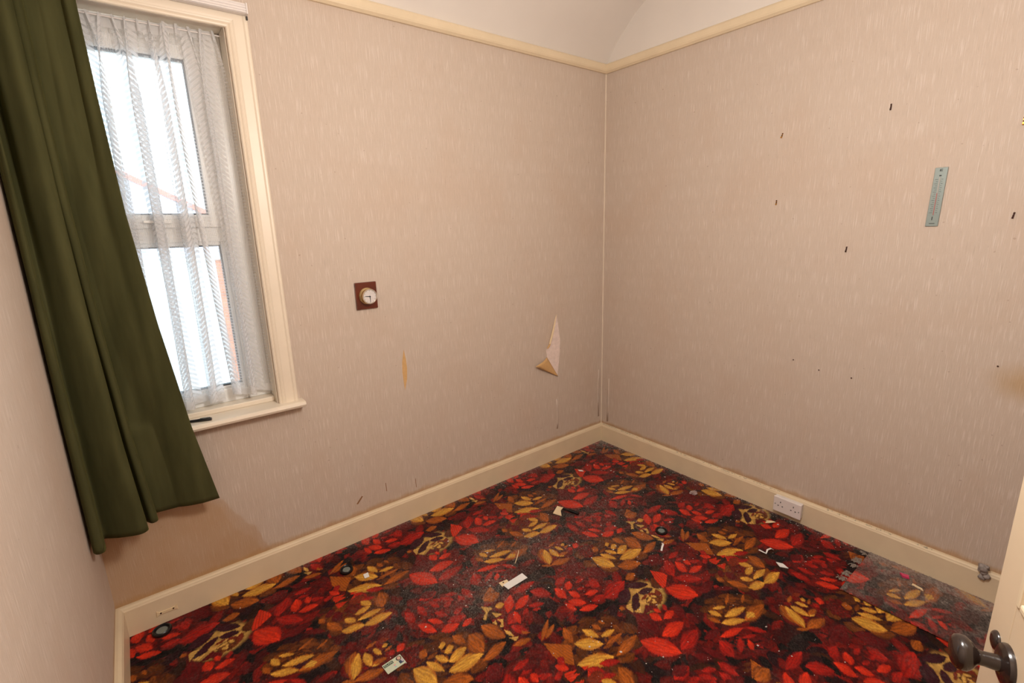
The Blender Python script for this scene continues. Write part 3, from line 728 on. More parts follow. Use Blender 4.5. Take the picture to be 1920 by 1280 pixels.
def put(kind, code, v, mul=1.0):
    v = np.array(v, float)
    if kind == 'P': pts = v.reshape(-1, 2)
    elif kind == 'E': c, a, b = v[:2], v[2:4], v[4:6]; pts = np.array([c+a+b, c+a-b, c-a+b, c-a-b])
    else: p0, p1, hw = v[:2], v[2:4], v[4:6]; hw = hw*1.20; pts = np.array([p0+hw, p0-hw, p1+hw, p1-hw])
    uvp = pts @ Minv.T
    i0, j0 = np.floor(uvp.min(0)*TN).astype(int)-2; i1, j1 = np.ceil(uvp.max(0)*TN).astype(int)+2
    I, J = np.meshgrid(np.arange(i0, i1), np.arange(j0, j1), indexing='ij')
    X = I/TN*RA[0]+J/TN*RB[0]; Y = I/TN*RA[1]+J/TN*RB[1]
    col = PAL[code]*mul
    if kind == 'E':
        A = np.linalg.inv(np.stack([a, b], 1)); q = np.stack([X-c[0], Y-c[1]], -1) @ A.T; r = np.hypot(q[..., 0], q[..., 1])
        r = r+0.10*(vnoise(X, Y, 0.02, 3)-0.5)
        al = np.clip((1.0-r)/0.16, 0, 1)*0.86
        sh = (0.55+0.5*vnoise(X, Y, 0.012, 5))*(1.1-0.55*np.clip(r, 0, 1)**3)
        C = (col*(1.0 if code == 'C' else 0.72))*sh[..., None]
    elif kind == 'P':
        ins = np.zeros(X.shape, bool); n = len(pts)
        for k in range(n):
            (ax, ay), (bx, by) = pts[k], pts[(k+1) % n]
            if ay == by: continue
            ins ^= ((ay > Y) != (by > Y)) & (X < (bx-ax)*(Y-ay)/(by-ay)+ax)
        al = ins*1.0; e_ = pts[0]-pts[n//2]; e_ = e_/np.hypot(*e_); st = 0.5+0.5*np.sin((X*-e_[1]+Y*e_[0])*2*PI/0.011+3*vnoise(X, Y, 0.03, 14)); C = col*(0.62+0.42*st)[..., None]*(0.85+0.3*vnoise(X, Y, 0.02, 6))[..., None]
    else:
        A = np.linalg.inv(np.stack([p1-p0, hw], 1)); q = np.stack([X-p0[0], Y-p0[1]], -1) @ A.T; s, t = q[..., 0], q[..., 1]
        wd = 1.02*np.power(np.clip(4*s*(1-s), 0, 1), 1.0)*(1+0.14*(np.mod(s*13+0.3, 1)-0.5))
        tn = np.abs(t)/np.maximum(wd, 1e-4)
        al = ((tn < 1) & (s > 0) & (s < 1))*1.0
        vein = 0.5+0.5*np.sin(2*PI*(2.9*t+1.1*np.abs(t)*s*2+1.4*vnoise(s, t, 0.3, 9)))
        g = s if (int(abs(p0[0])*1000) % 2) else 1-s
        sh = (0.70+0.36*vein)*(1.06-0.34*tn**3)*(0.9+0.2*vnoise(X, Y, 0.008, 11))*(0.78+0.36*g)
        C = col*sh[..., None]
        edge = {'Y': 'O', 'C': 'Y', 'B': 'R', 'R': 'D', 'O': 'N'}.get(code)
        if edge: w = (0.75*np.clip((tn-0.5)/0.5, 0, 1)**1.5+0.28*(vein < 0.22))[..., None]; C = C*(1-w)+PAL[edge]*mul*w
    ii, jj = I % TN, J % TN
    tile[ii, jj] = tile[ii, jj]*(1-al[..., None])+C*al[..., None]
    if kind == 'E' and code in 'DMUNK' and np.hypot(*a) > 0.03:      # rings of dim petals inside every bloom
        rr = np.random.default_rng(int(1000*abs(c[0])+77*abs(c[1])*100)); nxt = dict(D='R', M='O', U='O', N='O', K='R')[code]
        for r_, n_ in ((0.92, 9), (0.70, 8), (0.50, 7), (0.32, 5), (0.16, 4)):
            th0 = rr.random()*6.28
            for k in range(n_):
                th = th0+2*PI*k/n_; hb = PI/n_*0.86; f = lambda R_, T_: c+a*R_*math.cos(T_)+b*R_*math.sin(T_)
                q0, q1 = f(r_, th-hb), f(r_*0.96, th+hb); w_ = (f(r_*1.16, th)-f(r_*0.80, th))/2
                put('L', nxt, np.r_[q0, q1, w_*1.0], (0.24+0.34*rr.random())*(1.25 if r_ < 0.4 else 1))
# dim filling leaves between the roses
r0 = np.random.default_rng(21)
for k in range(800):
    p = r0.random(2) @ np.stack([RA, RB]); a = r0.random()*PI; l = r0.uniform(0.06, 0.13); d = np.array([math.cos(a), math.sin(a)])*l/2; n_ = np.array([-d[1], d[0]])*r0.uniform(0.3, 0.45)
    put('L', r0.choice(list('MDDRRNK')), np.r_[p-d, p+d, n_], r0.uniform(0.25, 0.65))
for ln in PETALS.strip().split('\n'):
    a = ln.split(); put(a[0][1], a[0][0], [float(x) for x in a[1:]])
tile = 0.90*np.power(tile, 1.14)
tile *= (0.84+0.32*np.random.default_rng(5).random((TN, TN, 1)))
def pattern(x, y):
    uvp = np.stack([x, y], -1) @ Minv.T; p = np.mod(uvp, 1.0)*TN
    i = np.floor(p).astype(int); f = p-i; i %= TN; k = (i+1) % TN
    fx, fy = f[..., 0:1], f[..., 1:2]
    return (tile[i[..., 0], i[..., 1]]*(1-fx)+tile[k[..., 0], i[..., 1]]*fx)*(1-fy)+(tile[i[..., 0], k[..., 1]]*(1-fx)+tile[k[..., 0], k[..., 1]]*fx)*fy
carp, N, L, b = nmat('carpet_pile')
at = N.new('ShaderNodeAttribute'); at.attribute_name = 'print'; at.attribute_type = 'GEOMETRY'
L.new(at.outputs['Color'], b.inputs['Base Color']); b.inputs['Roughness'].default_value = 0.85; b.inputs['Specular IOR Level'].default_value = 0.13
b.inputs['Sheen Weight'].default_value = 0.04; b.inputs['Sheen Roughness'].default_value = 0.5
def pile(name, x0, x1, y0, y1, step, z, amp, off, dust_glare, seed, edge=0.0):
    nx, ny = int((x1-x0)/step)+1, int((y1-y0)/step)+1
    X, Y = np.meshgrid(np.linspace(x0, x1, nx), np.linspace(y0, y1, ny), indexing='ij')
    q = np.random.default_rng(seed); Z = z+amp*q.random(X.shape)
    c = pattern(X+off[0]+step*0.5*(q.random(X.shape)-0.5), Y+off[1]+step*0.5*(q.random(X.shape)-0.5))
    d = np.clip(dust_glare(X, Y), 0, 0.92)[..., None]
    g = np.array(lin((150, 138, 130)))*(0.75+0.5*q.random(X.shape))[..., None]
    c = c*(1-d)+g*d
    if edge: Z[0, :] -= edge; Z[-1, :] -= edge; Z[:, 0] -= edge; Z[:, -1] -= edge
    me = bpy.data.meshes.new(name)
    idx = np.arange(nx*ny).reshape(nx, ny)
    F = np.stack([idx[:-1, :-1], idx[1:, :-1], idx[1:, 1:], idx[:-1, 1:]], -1).reshape(-1)
    nf = len(F)//4
    me.vertices.add(nx*ny); me.vertices.foreach_set('co', np.stack([X, Y, Z], -1).astype(np.float32).ravel())
    me.loops.add(nf*4); me.loops.foreach_set('vertex_index', F.astype(np.int32))
    me.polygons.add(nf); me.polygons.foreach_set('loop_start', (np.arange(nf)*4).astype(np.int32))
    me.update(calc_edges=True)
    a = me.attributes.new('print', 'FLOAT_COLOR', 'POINT'); a.data.foreach_set('color', np.concatenate([c, np.ones(c.shape[:2]+(1,))], -1).astype(np.float32).ravel())
    me.materials.append(carp)
    o = bpy.data.objects.new(name, me); COL.objects.link(o); return o
def dust_glare_main(X, Y):
    n1 = vnoise(X, Y, 0.16, 31); n2 = vnoise(X, Y, 0.035, 32); n3 = vnoise(X, Y, 0.007, 33)
    d = 0.02+0.07*n1*n2
    d = d+0.55*np.exp(-np.hypot(X+0.03, (Y+0.03)*1.0)/0.16)*(0.5+n2)
    d = d+0.40*np.exp(-np.abs(Y+T)/0.028)*(0.3+n1)*(X > -2.3)+0.38*np.exp(-np.abs(X+T)/0.030)*(0.3+n1)
    d = d+0.30*np.exp(-(((X+1.52)/0.46)**2+((Y+0.66)/0.28)**2))*(0.4+n1)+0.17*np.exp(-(((X+0.7)/0.5)**2+((Y+0.6)/0.5)**2))  # mid-floor haze: partly dust, partly glare painted into the carpet colour
    return d*(0.35+0.7*n3)*(0.35+1.9*np.random.default_rng(35).random(X.shape)**2)
cp = pile('carpet', -W+T-0.004, -T+0.004, YB+0.01, -T+0.004, 0.0036, -0.003, 0.0042, (0, 0), dust_glare_main, 41)
tag(cp, 'fitted carpet printed with red and gold roses on near-black ground', 'carpet')
def dust_strip(X, Y):
    n1 = vnoise(X, Y, 0.10, 51); n2 = vnoise(X, Y, 0.03, 52); n3 = vnoise(X, Y, 0.006, 53)
    d = 0.12+0.20*n1+0.80*np.exp(-np.abs(X+T)/0.085)*(0.45+0.7*n1)+0.25*np.clip((n2-0.62)*4, 0, 1)
    d = d*np.clip((X+0.43)/0.03, 0.25, 1)
    return d*(0.45+0.65*n3)*(0.6+0.9*np.random.default_rng(55).random(X.shape))
sp_ = pile('carpet_strip', -0.412, -T-0.001, YB+0.02, -1.762, 0.0036, 0.0058, 0.0042, (0.31, 0.44), dust_strip, 42, 0.003)
tag(sp_, 'dusty offcut strip of rose carpet along the right wall by the door', 'carpet')

# ------------------------------------------------------------------ litter on the carpet
ZF = 0.0015
def flake(name, pts, z, t, m, label, cat, group=None, curl=0.0):
    """a flat scrap: outline, thickness, optional lifted corner"""
    n = len(pts); cx = sum(p[0] for p in pts)/n; cy = sum(p[1] for p in pts)/n
    top = [(x, y, z+t+curl*(1 if i == 0 else 0)) for i, (x, y) in enumerate(pts)]; bo = [(x, y, z+curl*(1 if i == 0 else 0)) for i, (x, y) in enumerate(pts)]
    v = bo+top+[(cx, cy, z), (cx, cy, z+t)]
    f = []
    for i in range(n):
        j = (i+1) % n; f += [(i, j, n+j, n+i), (2*n+1, n+i, n+j), (2*n, j, i)]
    return tag(MB().add(v, f).build(name, m), label, cat, group)
flake('paper_label', [(-1.426, -0.781), (-1.423, -0.817), (-1.538, -0.819), (-1.54, -0.782)], ZF+0.002, 0.0014, M_PAPER, 'long white paper label lying in the middle of the carpet', 'paper', curl=0.004)
tg = thing('card_tag', (-1.53, -0.765, ZF), 'small cream tag with a dark hole tucked under the long white label', 'tag')
MB().prism([(-1.545, -0.756, ZF), (-1.503, -0.762, ZF), (-1.506, -0.786, ZF), (-1.548, -0.786, ZF)], (0, 0, 0.0015)).build('card', M_TAG, tg)
MB().lathe([(0.0001, 0), (0.004, 0), (0.004, 0.0004), (0.0001, 0.0004)], frame((-1.528, -0.768, ZF+0.0015), (0, 0, 1)), 12, False).build('eyelet', M_RUST, tg)
flake('paper_square', [(-2.011, -0.293), (-1.987, -0.293), (-1.993, -0.325), (-2.015, -0.323)], ZF+0.001, 0.002, M_PAPER, 'tiny white paper square beside the castor cup near the window wall', 'paper')
flake('paper_scrap', [(-0.909, -0.475), (-0.895, -0.492), (-0.886, -0.502), (-0.920, -0.515), (-0.954, -0.558), (-0.973, -0.507)], ZF+0.001, 0.002, M_TAG, 'cream paper scrap touching a black plastic stub', 'paper', curl=0.006)
flake('paper_chip', [(-0.497, -0.240), (-0.480, -0.262), (-0.484, -0.280), (-0.503, -0.258)], ZF+0.001, 0.002, M_PAPER, 'white paper chip on the carpet nearest the far corner', 'paper')
flake('paper_sliver', [(-0.449, -1.506), (-0.430, -1.530), (-0.443, -1.560), (-0.462, -1.530)], ZF+0.001, 0.003, M_PAPER, 'white pointed paper sliver on the carpet left of the offcut strip', 'paper', curl=0.005)
flake('plastic_chip', [(-0.098, -1.93), (-0.106, -1.900), (-0.124, -1.915), (-0.118, -1.938)], 0.006, 0.010, M_PINK, 'bright pink plastic chip on the dusty carpet strip', 'chip')
flake('yellow_chip', [(-0.139, -1.955), (-0.146, -1.990), (-0.160, -1.998), (-0.152, -1.955)], 0.0065, 0.004, M_TAG, 'tan sliver on the dusty strip just below the pink chip', 'chip')
def strip3(name, pts, wd, m, label, cat):
    P = []
    for i, p in enumerate(pts):
        p = Vector(p); d = (Vector(pts[min(i+1, len(pts)-1)])-Vector(pts[max(i-1, 0)])).normalized(); s = d.cross(Vector((0, 0, 1))).normalized()*wd/2
        P.append([p-s, p+s])
    b = MB(); v = [q for r in P for q in r]; n = len(P); v2 = [q+Vector((0, 0, 0.0015)) for q in v]; f = []
    for i in range(n-1): a = 2*i; c = 2*n; f += [(a, a+2, a+3, a+1), (c+a, c+a+1, c+a+3, c+a+2), (a, c+a, c+a+2, a+2), (a+1, a+3, c+a+3, c+a+1)]
    f += [(0, 1, 2*n+1, 2*n), (2*n-2, 4*n-2, 4*n-1, 2*n-1)]
    return tag(b.add(v+v2, f).build(name, m), label, cat)
strip3('paper_curl', [(-0.733, -1.070, ZF+0.004), (-0.748, -1.085, ZF+0.012), (-0.763, -1.090, ZF+0.006), (-0.786, -1.102, ZF+0.002)], 0.009, M_PAPER, 'white curled paper shred beside the castor cup near the middle', 'paper')
strip3('paper_twist', [(-0.413, -1.408, ZF+0.002), (-0.417, -1.430, ZF+0.004), (-0.420, -1.446, ZF+0.006), (-0.398, -1.442, ZF+0.014), (-0.372, -1.447, ZF+0.012), (-0.360, -1.452, ZF+0.003)], 0.008, M_PAPER, 'forked white paper twist on the carpet toward the right wall', 'paper')
strip3('yellow_clip', [(-0.140, -1.318, ZF+0.001), (-0.133, -1.340, ZF+0.008), (-0.128, -1.356, ZF+0.010), (-0.150, -1.340, ZF+0.008), (-0.158, -1.322, ZF+0.002)], 0.010, M_TAG, 'small folded yellow scrap on the carpet below the double socket', 'scrap')
tag(MB().tube([(-1.330, -0.636, ZF+0.002), (-1.352, -0.66, ZF+0.010), (-1.380, -0.684, ZF+0.008), (-1.406, -0.702, ZF+0.003)], [0.0016, 0.0022, 0.0022, 0.0012], 8).build('straw', M_TAG, smooth=True), 'thin pale straw lying above the long white label', 'straw')
pc = thing('plastic_stub', (-0.888, -0.562, ZF), 'short black plastic stub with a clip on the carpet beside the cream scrap', 'stub')
MB().tube([(-0.902, -0.515, 0.010), (-0.892, -0.548, 0.010), (-0.884, -0.572, 0.010), (-0.872, -0.612, 0.010)], [0.0045, 0.006, 0.0075, 0.0075], 12).build('barrel', M_BLACK, pc, smooth=True)
MB().tube([(-0.890, -0.555, 0.0185), (-0.882, -0.580, 0.0195), (-0.873, -0.608, 0.018)], 0.002, 8).build('clip', M_BLACK, pc, smooth=True)
# crumpled cellophane
cr = bmesh.new(); bmesh.ops.create_icosphere(cr, subdivisions=3, radius=0.020)
for v in cr.verts: v.co *= 0.7+0.6*random.random(); v.co.z = abs(v.co.z)*0.8
cm, N, L, b = nmat('cellophane'); b.inputs['Base Color'].default_value = lin((190, 168, 166))+(1,); b.inputs['Roughness'].default_value = 0.15; b.inputs['Alpha'].default_value = 0.55
tc = N.new('ShaderNodeTexNoise'); tc.inputs['Scale'].default_value = 300; bp = N.new('ShaderNodeBump'); bp.inputs['Strength'].default_value = 0.3; L.new(tc.outputs['Fac'], bp.inputs['Height']); L.new(bp.outputs['Normal'], b.inputs['Normal'])
b_ = MB(); b_.add([(v.co.x-0.182, v.co.y-0.903, v.co.z+0.001) for v in cr.verts], [tuple(v.index for v in f.verts) for f in cr.faces]); cr.free()
tag(b_.build('cellophane_ball', cm), 'crumpled clear wrapper on the carpet by the right skirting', 'wrapper')
def castor(x, y, label, R=0.030):
    t = thing('castor_cup', (x, y, 0.0), label, 'castor cup', 'black castor cups on the carpet')
    M = frame((x, y, 0.0), (0, 0, 1))
    MB().lathe([(0.0001, 0.001), (R, 0.001), (R*1.04, 0.005), (R*1.0, 0.013), (R*0.90, 0.016), (R*0.80, 0.014), (R*0.74, 0.008), (0.0001, 0.008)], M, 32, False).build('cup', M_BLACK, t, smooth=True)
    MB().lathe([(0.0001, 0.0082), (R*0.60, 0.0082), (R*0.58, 0.0095), (R*0.30, 0.0100), (0.0001, 0.0098)], M, 24, False).build('pad', M_GREY, t, smooth=True)
castor(-2.792, -0.078, 'black castor cup against the window wall skirting under the curtain', 0.034)
castor(-2.062, -0.211, 'black castor cup beside the tiny white paper square')
castor(-0.651, -1.006, 'black castor cup in the middle of the carpet toward the right wall')
# identity card with printed header and portrait
cdb = Vector((-2.1085, -0.848, ZF)); ca = math.radians(4); ex = Vector((math.cos(ca), math.sin(ca), 0)); ey = Vector((-math.sin(ca), math.cos(ca), 0))
CM_ = Matrix(((ex.x, ey.x, 0, cdb.x), (ex.y, ey.y, 0, cdb.y), (0, 0, 1, cdb.z), (0, 0, 0, 1)))
card = thing('identity_card', cdb, 'pale green photo card lying at the bottom of the carpet', 'card')
GREENP = mat('pale_green_card', (196, 206, 184), 0.4, var=0.04); DKG = mat('dark_green_print', (62, 84, 70), 0.5); SKIN = mat('portrait_skin', (206, 170, 152), 0.5); HAIR = mat('portrait_hair', (58, 46, 44), 0.5); NAVY = mat('portrait_navy', (52, 66, 92), 0.5); SHIRT = mat('portrait_shirt', (190, 180, 188), 0.5); AQUA = mat('aqua_print', (150, 196, 196), 0.5); PINKP = mat('pink_print', (216, 160, 160), 0.5)
def cbox(a, b_, name, m): return MB().box(a, b_, CM_).build(name, m, card)
cbox((-0.038, -0.024, 0), (0.038, 0.024, 0.0016), 'card_body', GREENP)
cbox((-0.036, 0.006, 0.0016), (0.002, 0.019, 0.0019), 'header_band', DKG)
cbox((-0.004, -0.010, 0.0016), (0.003, -0.003, 0.0019), 'emblem', PINKP); cbox((-0.004, -0.018, 0.0016), (0.003, -0.012, 0.0019), 'emblem', AQUA); cbox((0.004, 0.001, 0.0016), (0.012, 0.006, 0.0019), 'emblem', M_TAG)
def cdisc(cx, cy, rx, ry, z, name, m):
    v = [CM_ @ Vector((cx+rx*math.cos(2*PI*k/24), cy+ry*math.sin(2*PI*k/24), z)) for k in range(24)]
    return MB().prism(v, (0, 0, 0.0003)).build(name, m, card)
cdisc(0.025, 0.011, 0.0105, 0.0105, 0.0016, 'portrait_hair', HAIR); cdisc(0.0255, 0.011, 0.0068, 0.0078, 0.0020, 'portrait_face', SKIN)
cbox((0.018, -0.016, 0.0016), (0.034, -0.001, 0.0019), 'portrait_jacket', NAVY); cbox((0.028, -0.012, 0.0019), (0.036, 0.001, 0.0022), 'portrait_shirt', SHIRT)
tx = bpy.data.curves.new('card_text', 'FONT'); tx.body = 'CLAN'; tx.size = 0.0125; tx.extrude = 0.0001; tx.align_x = 'CENTER'; tx.align_y = 'CENTER'
to = bpy.data.objects.new('card_text_source', tx); COL.objects.link(to); dg = bpy.context.evaluated_depsgraph_get(); tm = bpy.data.meshes.new_from_object(to.evaluated_get(dg)); bpy.data.objects.remove(to)
MB().add([CM_ @ Vector((v.co.x-0.017, v.co.y+0.0125, 0.0020+v.co.z)) for v in tm.vertices], [tuple(p.vertices) for p in tm.polygons]).build('header_lettering', GREENP, card)

# crumbs, plaster flakes and fluff nobody could count
cb = MB(); q = np.random.default_rng(77)
def crumb(x, y, z, s):
    a = q.random()*PI; e = q.uniform(0.25, 1.0); c, sn = math.cos(a)*s, math.sin(a)*s; h = s*q.uniform(0.3, 0.8)
    cb.add([(x-c, y-sn, z), (x+sn*e, y-c*e, z), (x+c, y+sn, z), (x-sn*e, y+c*e, z), (x, y, z+h)], [(0, 1, 4), (1, 2, 4), (2, 3, 4), (3, 0, 4), (3, 2, 1, 0)])
for k in range(1800):
    x, y = q.uniform(-2.88, -0.03), q.uniform(-2.2, -0.03)
    w = 0.15+0.9*math.exp(-((x+0.85)/0.75)**2-((y+0.9)/0.55)**2)+0.5*math.exp(-((x+1.35)/0.3)**2-((y+0.75)/0.2)**2)
    if x > -0.43 and y < -1.73: continue
    if q.random() < w: crumb(x, y, 0.0014, min(0.006, 0.0011+0.0013*q.exponential()))
for k in range(300): crumb(-T-0.004-0.02*q.exponential(), -0.05-1.65*q.random(), 0.0020, 0.0012+0.002*q.random())
tag(cb.build('carpet_crumbs', M_CRUMB), 'white crumbs and plaster flakes scattered over the carpet', 'debris', kind='stuff')
cb = MB()
def thread(x, y, z, l, a, w=0.0013):
    d = Vector((math.cos(a), math.sin(a), 0))*l/2; s_ = Vector((-math.sin(a), math.cos(a), 0))*w; o = Vector((x, y, z)); up = Vector((0, 0, l*0.18))
    cb.add([o-d-s_, o-d+s_, o+up-s_, o+up+s_, o+d-s_, o+d+s_, o-d+up*0.2, o+d+up*0.2], [(0, 1, 3, 2), (2, 3, 5, 4), (0, 2, 6), (3, 1, 6), (2, 4, 7), (5, 3, 7)])
for k in range(420):
    u_ = q.random()
    if vnoise(u_, 0.5, 0.06, 71) < 0.46: continue
    thread(-0.415+0.37*u_, -1.744+0.007*q.normal(), 0.0022+0.002*q.random(), 0.006+0.016*q.random(), q.random()*PI, 0.0010+0.0016*q.random())
tag(cb.build('frayed_threads', mat('frayed_jute', (138, 126, 116), 0.95, var=0.3, scale=200)), 'grey frayed bits along the cut edge of the carpet strip', 'debris', kind='stuff')
cb = MB()
for k in range(800):
    y = -0.03-1.95*q.random()**1.3
    if vnoise(y, 0.3, 0.09, 60) > 0.42: crumb(-0.002-0.014*q.random(), y, HS-0.001, 0.002+0.004*q.random()**2)
tag(cb.build('skirting_crumbs', mat('paper_crumb', (178, 168, 146), 0.9, var=0.2)), 'crumbs of torn wallpaper along the top of the right skirting', 'debris', kind='stuff')
# fluff on the skirting near the door
fb = bmesh.new()
for (cx, cz, r) in ((-2.149, 0.150, 0.017), (-2.160, 0.158, 0.010), (-2.155, 0.131, 0.013), (-2.163, 0.118, 0.013), (-2.149, 0.108, 0.012), (-2.142, 0.137, 0.009)):
    r_ = bmesh.ops.create_icosphere(fb, subdivisions=2, radius=r, matrix=Matrix.Translation((-T-0.006, cx, cz)))
    for v in r_['verts']: v.co += Vector((0.5, 1, 1))*random.uniform(-0.003, 0.003)
b_ = MB(); fb.verts.index_update(); b_.add([tuple(v.co) for v in fb.verts], [tuple(v.index for v in f.verts) for f in fb.faces]); fb.free()
tag(b_.build('dust_clump', M_DUST, smooth='all'), 'clump of grey fluff stuck to the right skirting near the door', 'fluff')

# ------------------------------------------------------------------ fittings on the walls
sk = thing('double_socket', (-0.045, -1.310, 0.036), 'white double power socket mounted on the right skirting', 'socket')
sy0, sy1, sz0, sz1 = -1.452, -1.310, 0.036, 0.124
MB().box((-0.048, sy0+0.002, sz0+0.002), (-T, sy1-0.002, sz1-0.002)).build('back_box', M_WHITEP, sk, bevel=0.004)
MB().box((-0.058, sy0, sz0), (-0.048, sy1, sz1)).build('faceplate', M_WHITEP, sk, bevel=0.004)
for cy in (-1.348, -1.414):
    for dy, dz, w, h in ((0, 0.017, 0.004, 0.008), (0.011, -0.005, 0.0065, 0.0045), (-0.011, -0.005, 0.0065, 0.0045)):
        MB().box((-0.0590, cy+dy-w/2, 0.080+dz-h/2), (-0.0575, cy+dy+w/2, 0.080+dz+h/2)).build('pin_hole', M_INK, sk)
for cy in (-1.321, -1.441): MB().lathe([(0.0001, 0), (0.0032, 0), (0.0028, 0.0012), (0.0001, 0.0014)], frame((-0.058, cy, 0.080), (-1, 0, 0)), 12, False).build('screw', M_GREY, sk, smooth=True)

# round dial on a square wooden plaque
M_CHROME = mat('pale_chrome', (226, 220, 208), 0.18, metal=0.8, var=0.02)
dl = thing('wall_dial', (-1.753, 0.0, 1.228), 'small round brass dial on a brown wooden plaque on the window wall', 'dial')
MB().box((-1.807, -0.014, 1.228), (-1.699, -0.0005, 1.361)).build('plaque', M_WOODP, dl, bevel=0.003)
DMt = frame((-1.752, -0.014, 1.2935), (0, -1, 0))
MB().lathe([(0.0001, 0), (0.040, 0), (0.041, 0.004), (0.038, 0.008), (0.034, 0.012), (0.033, 0.026), (0.036, 0.030), (0.0375, 0.034), (0.036, 0.038), (0.0335, 0.039), (0.0325, 0.0365), (0.0001, 0.0365)], DMt, 40, False).build('brass_case', M_BRASS, dl, smooth=True)
MB().lathe([(0.0001, 0.0366), (0.0322, 0.0366), (0.0315, 0.0376), (0.0001, 0.0378)], DMt, 40, False).build('dial_face', M_DIAL, dl, smooth=True)
def hand(a, l, w):
    M = frame((-1.752, -0.0518-0.0005, 1.2935), (0, -1, 0)); ux = Vector((math.cos(a), 0, math.sin(a))); uz = Vector((-math.sin(a), 0, math.cos(a))); o = Vector((-1.752, -0.0522, 1.2935))
    MB().prism([o-ux*0.004-uz*w, o+ux*l-uz*w*0.5, o+ux*l+uz*w*0.5, o-ux*0.004+uz*w], (0, -0.0008, 0)).build('hand', M_INK, dl)
hand(PI-0.12, 0.024, 0.0022); hand(-PI/2+0.05, 0.027, 0.0018)
MB().lathe([(0.0322, 0.0385), (0.0322, 0.0405), (0.0355, 0.0405), (0.0365, 0.0385)], DMt, 40, False).build('bezel', M_CHROME, dl, smooth=True)
for k in range(12):
    a = k*PI/6; o = Vector((-1.752+0.028*math.cos(a), -0.0518, 1.2935+0.028*math.sin(a))); ux = Vector((math.cos(a), 0, math.sin(a))); uz = Vector((-math.sin(a), 0, math.cos(a)))
    MB().prism([o-ux*0.002-uz*0.0006, o+ux*0.002-uz*0.0006, o+ux*0.002+uz*0.0006, o-ux*0.002+uz*0.0006], (0, -0.0004, 0)).build('hour_mark', M_INK, dl)

# thermometer
th = thing('wall_thermometer', (0.0, -1.791, 1.558), 'slim grey metal wall thermometer on the right wall', 'thermometer')
tc_ = lambda z: -1.7890-0.004*(z-1.558)/0.232
def tbox(y0, y1, z0, z1, x0, x1, name, m, bevel=0.0): return MB().prism([(-x0, tc_(z0)+y0, z0), (-x0, tc_(z0)+y1, z0), (-x0, tc_(z1)+y1, z1), (-x0, tc_(z1)+y0, z1)], (x0-x1, 0, 0)).build(name, m, th, bevel=bevel)
tbox(-0.0205, 0.0205, 1.558, 1.790, 0.0005, 0.006, 'backplate', M_GREY, 0.0012)
tbox(-0.0022, 0.0022, 1.602, 1.752, 0.006, 0.009, 'glass_tube', M_TUBE, 0.0008)
tbox(-0.0010, 0.0010, 1.604, 1.690, 0.009, 0.0098, 'red_column', M_RED)
for k in range(17):
    z = 1.612+k*0.0082; l = 0.010 if k % 2 == 0 else 0.006
    tbox(0.005, 0.005+l, z, z+0.0012, 0.006, 0.0064, 'scale_mark', M_INK); tbox(-0.005-l*0.6, -0.005, z, z+0.0012, 0.006, 0.0064, 'scale_mark', M_INK)
tbox(-0.0035, 0.0035, 1.7565, 1.7605, 0.006, 0.0075, 'tube_clip', M_INK); tbox(0.0008, 0.0032, 1.583, 1.597, 0.006, 0.0075, 'tube_clip', M_INK)
tbox(-0.009, 0.009, 1.568, 1.5705, 0.006, 0.0064, 'maker_line', M_INK)
for y0, y1, z0, z1 in ((-0.0045, -0.002, 1.775, 1.784), (-0.002, 0.0045, 1.782, 1.784), (-0.002, 0.0045, 1.775, 1.777), (-0.002, 0.003, 1.7785, 1.7800)): tbox(-y1, -y0, z0, z1, 0.006, 0.0065, 'top_mark', M_INK)

def hook(y, z, tilt, m, label, h=0.022):
    t = thing('picture_hook', (0.0, y, z), label, 'picture hook', 'picture hooks on the right wall')
    up = Vector((0, math.sin(tilt), math.cos(tilt))); sd = Vector((0, math.cos(tilt), -math.sin(tilt))); o = Vector((0, y, z)); X = Vector((-1, 0, 0))
    prof = [(0.0004, h*0.5), (0.0014, h*0.5), (0.0016, 0), (0.0018, -h*0.42), (0.004, -h*0.50), (0.0062, -h*0.42), (0.0068, -h*0.26), (0.0076, -h*0.26), (0.0072, -h*0.46), (0.0042, -h*0.58), (0.0010, -h*0.50), (0.0004, 0)]
    MB().prism([o+X*a+up*b_-sd*0.0026 for a, b_ in prof], sd*0.0052).build('strap', m, t)
    for s in (0.34, -0.08):
        MB().lathe([(0.0001, 0.0008), (0.0030, 0.0010), (0.0030, 0.0022), (0.0014, 0.0032), (0.0001, 0.0033)], frame(o+up*h*s+X*0.0008, X), 10, False).build('pin', M_RUST, t, smooth=True)
hook(-1.152, 2.010, -0.25, M_HOOK, 'small slanting brass picture hook, upper one of the pair nearest the corner')
hook(-1.154, 1.690, 0.0, M_HOOK, 'small brass picture hook below another, nearest the corner')
hook(-1.590, 2.056, 0.0, M_RUST, 'dark picture hook high on the right wall above the thermometer', 0.024)
hook(-1.491, 1.460, -0.08, M_RUST, 'dark picture hook lowest on the right wall, left of the thermometer', 0.024)
hook(-2.026, 1.594, -0.12, M_RUST, 'dark picture hook right of the thermometer', 0.022)
hook(-2.004, 1.930, 0.0, M_HOOK, 'bright brass picture hook at the right edge of the picture', 0.028)
